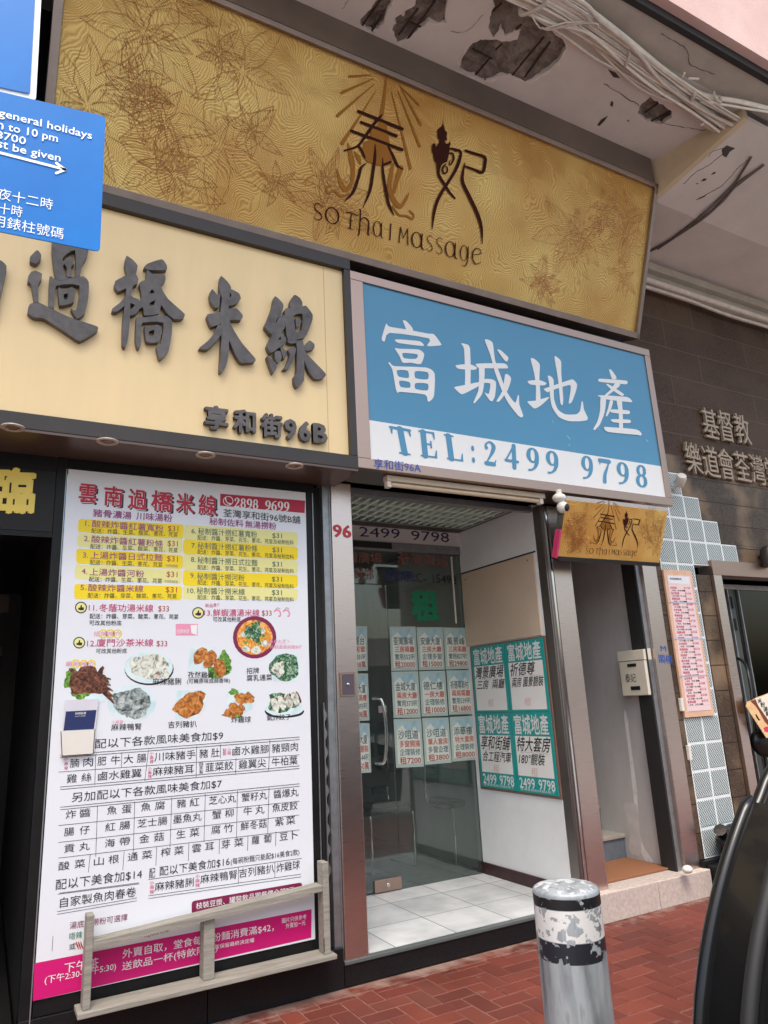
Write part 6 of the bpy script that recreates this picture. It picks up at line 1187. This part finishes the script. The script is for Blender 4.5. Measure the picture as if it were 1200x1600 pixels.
# ================================================================== BOLLARD
BX, BY, BR, BZ = 1.668, -2.07, .104, .895
def zb(py, front=True):
    d = ray(884, py); D_ = math.hypot(BX-CAMLOC[0], BY-CAMLOC[1])-(BR if front else 0); return (CAMLOC+d*(D_/math.hypot(d[0], d[1])))[2]
BZ = zb(1400)
def bollard_mat():
    m, n, l, b = new_mat('bollard_steel'); tc = n.new('ShaderNodeTexCoord'); sp = n.new('ShaderNodeSeparateXYZ'); l.new(tc.outputs['Object'], sp.inputs[0])
    no = n.new('ShaderNodeTexNoise'); no.inputs['Scale'].default_value = 17; no.inputs['Detail'].default_value = 7; no.inputs['Roughness'].default_value = .7; l.new(tc.outputs['Object'], no.inputs['Vector'])
    st = n.new('ShaderNodeTexNoise'); st.inputs['Scale'].default_value = 9; st.inputs['Detail'].default_value = 8; mp = n.new('ShaderNodeMapping'); mp.inputs['Scale'].default_value = (2.5, 2.5, .5); l.new(tc.outputs['Object'], mp.inputs['Vector']); l.new(mp.outputs[0], st.inputs['Vector'])
    base = ramp(n, [(.3, lin((104, 108, 112))), (.45, lin((146, 152, 157))), (.62, lin((168, 175, 180))), (.74, lin((96, 100, 104)))]); l.new(st.outputs['Fac'], base.inputs['Fac']); last = base.outputs['Color']
    n5 = n.new('ShaderNodeTexNoise'); n5.inputs['Scale'].default_value = 46; n5.inputs['Detail'].default_value = 5; l.new(tc.outputs['Object'], n5.inputs['Vector'])
    mixn = n.new('ShaderNodeMath'); mixn.operation = 'MULTIPLY_ADD'; mixn.inputs[1].default_value = .35; l.new(n5.outputs['Fac'], mixn.inputs[0])
    sc3 = n.new('ShaderNodeMath'); sc3.operation = 'MULTIPLY'; sc3.inputs[1].default_value = .65; l.new(no.outputs['Fac'], sc3.inputs[0]); l.new(sc3.outputs[0], mixn.inputs[2])
    def band(z0, z1, col, keep, last):
        a = n.new('ShaderNodeMath'); a.operation = 'GREATER_THAN'; a.inputs[1].default_value = z0; l.new(sp.outputs['Z'], a.inputs[0])
        c = n.new('ShaderNodeMath'); c.operation = 'LESS_THAN'; c.inputs[1].default_value = z1; l.new(sp.outputs['Z'], c.inputs[0])
        k = n.new('ShaderNodeMath'); k.operation = 'LESS_THAN'; k.inputs[1].default_value = keep; l.new(mixn.outputs[0], k.inputs[0])
        e = n.new('ShaderNodeMath'); e.operation = 'MULTIPLY'; l.new(a.outputs[0], e.inputs[0]); l.new(c.outputs[0], e.inputs[1])
        g = n.new('ShaderNodeMath'); g.operation = 'MULTIPLY'; l.new(e.outputs[0], g.inputs[0]); l.new(k.outputs[0], g.inputs[1])
        mx = n.new('ShaderNodeMix'); mx.data_type = 'RGBA'; l.new(g.outputs[0], mx.inputs['Factor']); l.new(last, mx.inputs['A']); mx.inputs['B'].default_value = (*col, 1); return mx.outputs['Result']
    last = band(zb(1424), BZ-.012, (.012, .012, .014), .56, last); last = band(zb(1475), zb(1425), lin((226, 226, 224)), .525, last); last = band(zb(1509), zb(1476), (.02, .02, .03), .515, last)
    last = band(BZ+.003, 2, lin((206, 210, 212)), .49, last)
    l.new(last, b.inputs['Base Color']); b.inputs['Roughness'].default_value = .5; b.inputs['Metallic'].default_value = .25
    bp = n.new('ShaderNodeBump'); bp.inputs['Strength'].default_value = .25; bp.inputs['Distance'].default_value = .004; l.new(no.outputs['Fac'], bp.inputs['Height']); l.new(bp.outputs['Normal'], b.inputs['Normal'])
    return m
bo = thing('bollard', 'round steel bollard with peeling black and white paint bands', 'bollard', (BX, BY, 0))
b = MB(); b.lathe([(BR, -.02), (BR, BZ-.012), (BR-.001, BZ-.004), (BR-.004, BZ+.0005), (BR-.010, BZ+.004), (BR*.75, BZ+.009), (BR*.4, BZ+.014), (0.001, BZ+.0155)], (BX, BY, 0), (0, 0, 1), 64); b.build('post', bollard_mat(), bo, smooth=True)
# ================================================================== PARKING SIGN (blue plates near the camera)
psn = thing('parking_sign', 'blue street sign of two plates with white parking text on a grey post', 'sign', (-.09, -2.42, -.0))
PP = PY(-2.46); zp_ = Z(0, 0, 3.81)
MAT['sign_blue'] = mat('sign_blue', lin((0, 106, 186)), .45, vs=5, spec=.25, col2=lin((2, 116, 198))); MAT['sign_white'] = flat('sign_white', (236, 240, 244), .4)
def plate(pts, m_, nm, off, rnd=.012, thick=.003):
    P = [PP.at(*p) for p in pts]; Q = []
    for i in range(len(P)):
        a, p, d = P[i-1], P[i], P[(i+1) % len(P)]; e1 = p+(a-p)/np.linalg.norm(a-p)*rnd; e2 = p+(d-p)/np.linalg.norm(d-p)*rnd
        Q += [(1-t)**2*e1+2*t*(1-t)*p+t*t*e2 for t in np.linspace(0, 1, 6)]
    b = MB(); b.slab([q_+[0, -off, 0] for q_ in Q], (0, thick, 0)); return b.build(nm, m_, psn)
plate([zp_(-860, 350), zp_(627, 700), zp_(594, 1503), zp_(-860, 1215)], 'sign_blue', 'lower_plate', .004)
plate([(-260, -380), (80, -290), (56, 157), (-260, 90)], 'sign_white', 'upper_plate', .0, .01); plate([(-250, -365), (70, -278), (46.5, 148), (-250, 84)], 'sign_blue', 'upper_face', .0035, .008, .0012)
m = MB(); rows(m, zp_, [('general holidays', -8, 665, 548, 805, 66), ('Sundays and', -440, 560, -50, 655, 76), ('to 10 pm', 50, 752, 346, 822, 66), ('10 am', -190, 690, 22, 743, 76), ('8700', -26, 795, 155, 838, 66), ('2804', -240, 742, -60, 786, 76), ('be given', 76, 875, 362, 938, 66), ('must', -130, 822, 50, 862, 76)], PP, off=.0055, bold=.012)
rows(m, zp_, [('早上八時至午夜十二時', -560, 1035, 315, 1218, 78), ('上午十時至晚上十時', -560, 1140, 134, 1262, 78), ('請引用錶柱號碼', -230, 1270, 378, 1392, 78)], PP, off=.0055, bold=-.002)
for a, c in (((-500, 780), (385, 1008)), ((335, 970), (390, 1012)), ((390, 1010), (335, 1030))): m.ribbon([(*zp_(*a), 4.0), (*zp_(*c), 4.0)], lambda x, y: PP.at(x, y, .0056), smooth=False)
m.build('lettering', 'sign_white', psn)
px_post = PP.at(-60, 250)[0]
b = MB(); b.cyl((px_post, -2.42, -.005), (px_post, -2.42, 3.5), .038, seg=24); b.build('post', 'alu', psn, smooth=True)
for z in (2.62, 2.82, 3.1): b = MB(); b.lathe([(.043, -.015), (.043, .015)], (px_post, -2.42, z), (0, 0, 1), 24); b.build('clamp', 'steel_dark', psn, smooth=True)
# ================================================================== PARKED CAR at the kerb on the right
MAT['car_paint'] = mat('black_car_paint', (.007, .007, .0075), .26, var=.1, coat=.25, spec=.3); MAT['car_glass'] = mat('dark_car_glass', (.008, .009, .012), .08, var=.2, vs=2, spec=.3); MAT['rubber'] = mat('black_rubber', (.012, .012, .012), .6); MAT['trim_grey'] = mat('satin_trim', (.05, .05, .045), .35, .3, var=.2, vs=20)
MAT['tail_red'] = flat('tail_red', (120, 12, 16), .15)
cr = thing('parked_car', 'rear corner of a parked black car at the kerb', 'car', (3.2, -3.95, -.14))
KY = -3.10                                    # kerb side of the car
sil = [onY(px, py, KY) for px, py in ((1083, 1600), (1088, 1540), (1095, 1480), (1110, 1405), (1130, 1340), (1147, 1295), (1165, 1250), (1182, 1210), (1200, 1172))]
pz = np.array([p[2] for p in sil]); pf_ = np.polyfit(pz, [p[0]-.03 for p in sil], 2)
prof = [(float(np.polyval(pf_, z)), float(z)) for z in np.linspace(pz[0], pz[-1], 8)]      # rear screen pillar, traced upward
low = [(1.02, .12), (.955, .2), (.93, .35), (.925, .5), (.93, .65), (.945, .8), (prof[0][0]-.025, .9)]
top = [(1.46, 1.47), (1.72, 1.58), (2.2, 1.63), (3.0, 1.64), (3.6, 1.56), (4.15, 1.25), (4.4, 1.0), (4.9, .92), (5.25, .8), (5.35, .5), (5.3, .12)]
full = low+prof+top
def crv(L, k=6): return [tuple(p[:2]) for p in crom([(a, c, 0) for a, c in L], k)]
outline = crv(full)
ny = 18; ys = [KY-1.72*j/(ny-1) for j in range(ny)]; v = []; f = []; cxm = 3.1
for j, y in enumerate(ys):
    s_ = abs(2*j/(ny-1)-1); rnd_ = max(0, (s_-.55)/.45)
    for x, z in outline:
        ins = .05*rnd_**2.2; tum = max(0, z-.95)*.0
        k = (x-cxm)/2.2; v.append((x-ins*k*1.0, y-(0), z-(.03*rnd_**3 if z > 1.3 else 0)))
n = len(outline)
for j in range(ny-1):
    for i in range(n-1): f.append((j*n+i, j*n+i+1, (j+1)*n+i+1, (j+1)*n+i))
f += [tuple(range(n-1, -1, -1)), tuple(range((ny-1)*n, ny*n))]
b = MB(); b.add(v, f); b.build('body', 'car_paint', cr, smooth=True)
def rearpt(i, j, off): 
    # point on the rear face: i along the outline, j across
    p = np.array(v[j*n+i]); q = np.array(v[j*n+min(i+1, n-1)]); d = q-p; nn_ = np.array([-d[2], 0, d[0]]); nn_ /= np.linalg.norm(nn_); return p+nn_*off
i0 = 6*len(low)-4; i1 = i0+6*(len(prof)+1)
b = MB(); rows_ = list(range(2, ny-2)); P_ = [[rearpt(i, j, .006) for i in range(i0, i1)] for j in rows_]; w_ = i1-i0
b.add([p for r_ in P_ for p in r_], [(a*w_+c, a*w_+c+1, (a+1)*w_+c+1, (a+1)*w_+c) for a in range(len(rows_)-1) for c in range(w_-1)]); b.build('rear_screen', 'car_glass', cr, smooth=True)
for j, o_, r_, mm, nm in ((1, .004, .012, 'rubber', 'screen_seal'), (2, .007, .007, 'trim_grey', 'screen_trim'), (4, .008, .006, 'rubber', 'wiper_trim'),  (ny-3, .007, .007, 'trim_grey', 'screen_trim'), (ny-2, .004, .012, 'rubber', 'screen_seal')):
    b = MB(); b.tube([rearpt(i, j, o_) for i in range(i0, i1)], r_, 10, smooth=False); b.build(nm, mm, cr, smooth=True)
b = MB(); b.tube([rearpt(i, 0, .0) for i in range(i0-6, i1)], .012, 10, smooth=False); b.build('pillar_edge', 'car_paint', cr, smooth=True)
for j in (1, ny-3):
    b = MB(); pts_ = [rearpt(i, jj, .005) for jj in (j, j+1) for i in (27, 30, 33)]; b.add(pts_, [(0, 1, 4, 3), (1, 2, 5, 4)]); b.build('tail_light', 'tail_red', cr)
for yy in (KY+.001, ys[-1]-.007):
    b = MB(); b.slab([(1.35, yy, 1.02), (1.62, yy, 1.46), (2.2, yy, 1.55), (3.3, yy, 1.53), (3.95, yy, 1.05)], (0, .006, 0)); b.build('side_window', 'car_glass', cr)
for xx in (1.75, 4.5):
    for yy, d_ in ((KY-.2, 1), (ys[-1]+.2, -1)):
        b = MB(); b.lathe([(.2, -.1), (.31, -.1), (.325, -.07), (.325, .07), (.31, .1), (.2, .1)], (xx, yy+d_*.11, .185), (0, 1, 0), 32); w = b.build('wheel', 'rubber', cr, smooth=True)
        b = MB(); b.lathe([(.2, -.03), (.2, .05), (.16, .07), (.05, .06), (0, .07)], (xx, yy+d_*.11, .185), (0, d_, 0), 24); b.build('rim', 'chrome', w, smooth=True)
# ================================================================== ACROSS THE STREET (unseen block, added and kept low to shape reflections in the steel)
ob = thing('reflection_block', 'low unseen block across the street added for reflections in the steel pillars', 'building', (6, -27, -.14))
MAT['opp'] = mat('pale_facade', lin((206, 182, 164)), .85, var=.15, vs=.6)
b = MB(); b.box(-20, 40, -36, -27, 3.2, 4.6); b.build('wall', 'opp', ob)
b = MB(); b.box(-20, 40, -36, -27.3, -.14, 3.199); b.build('lower_wall', flat('opp_lower', (92, 74, 66), .6, var=.3, vs=.5), ob)
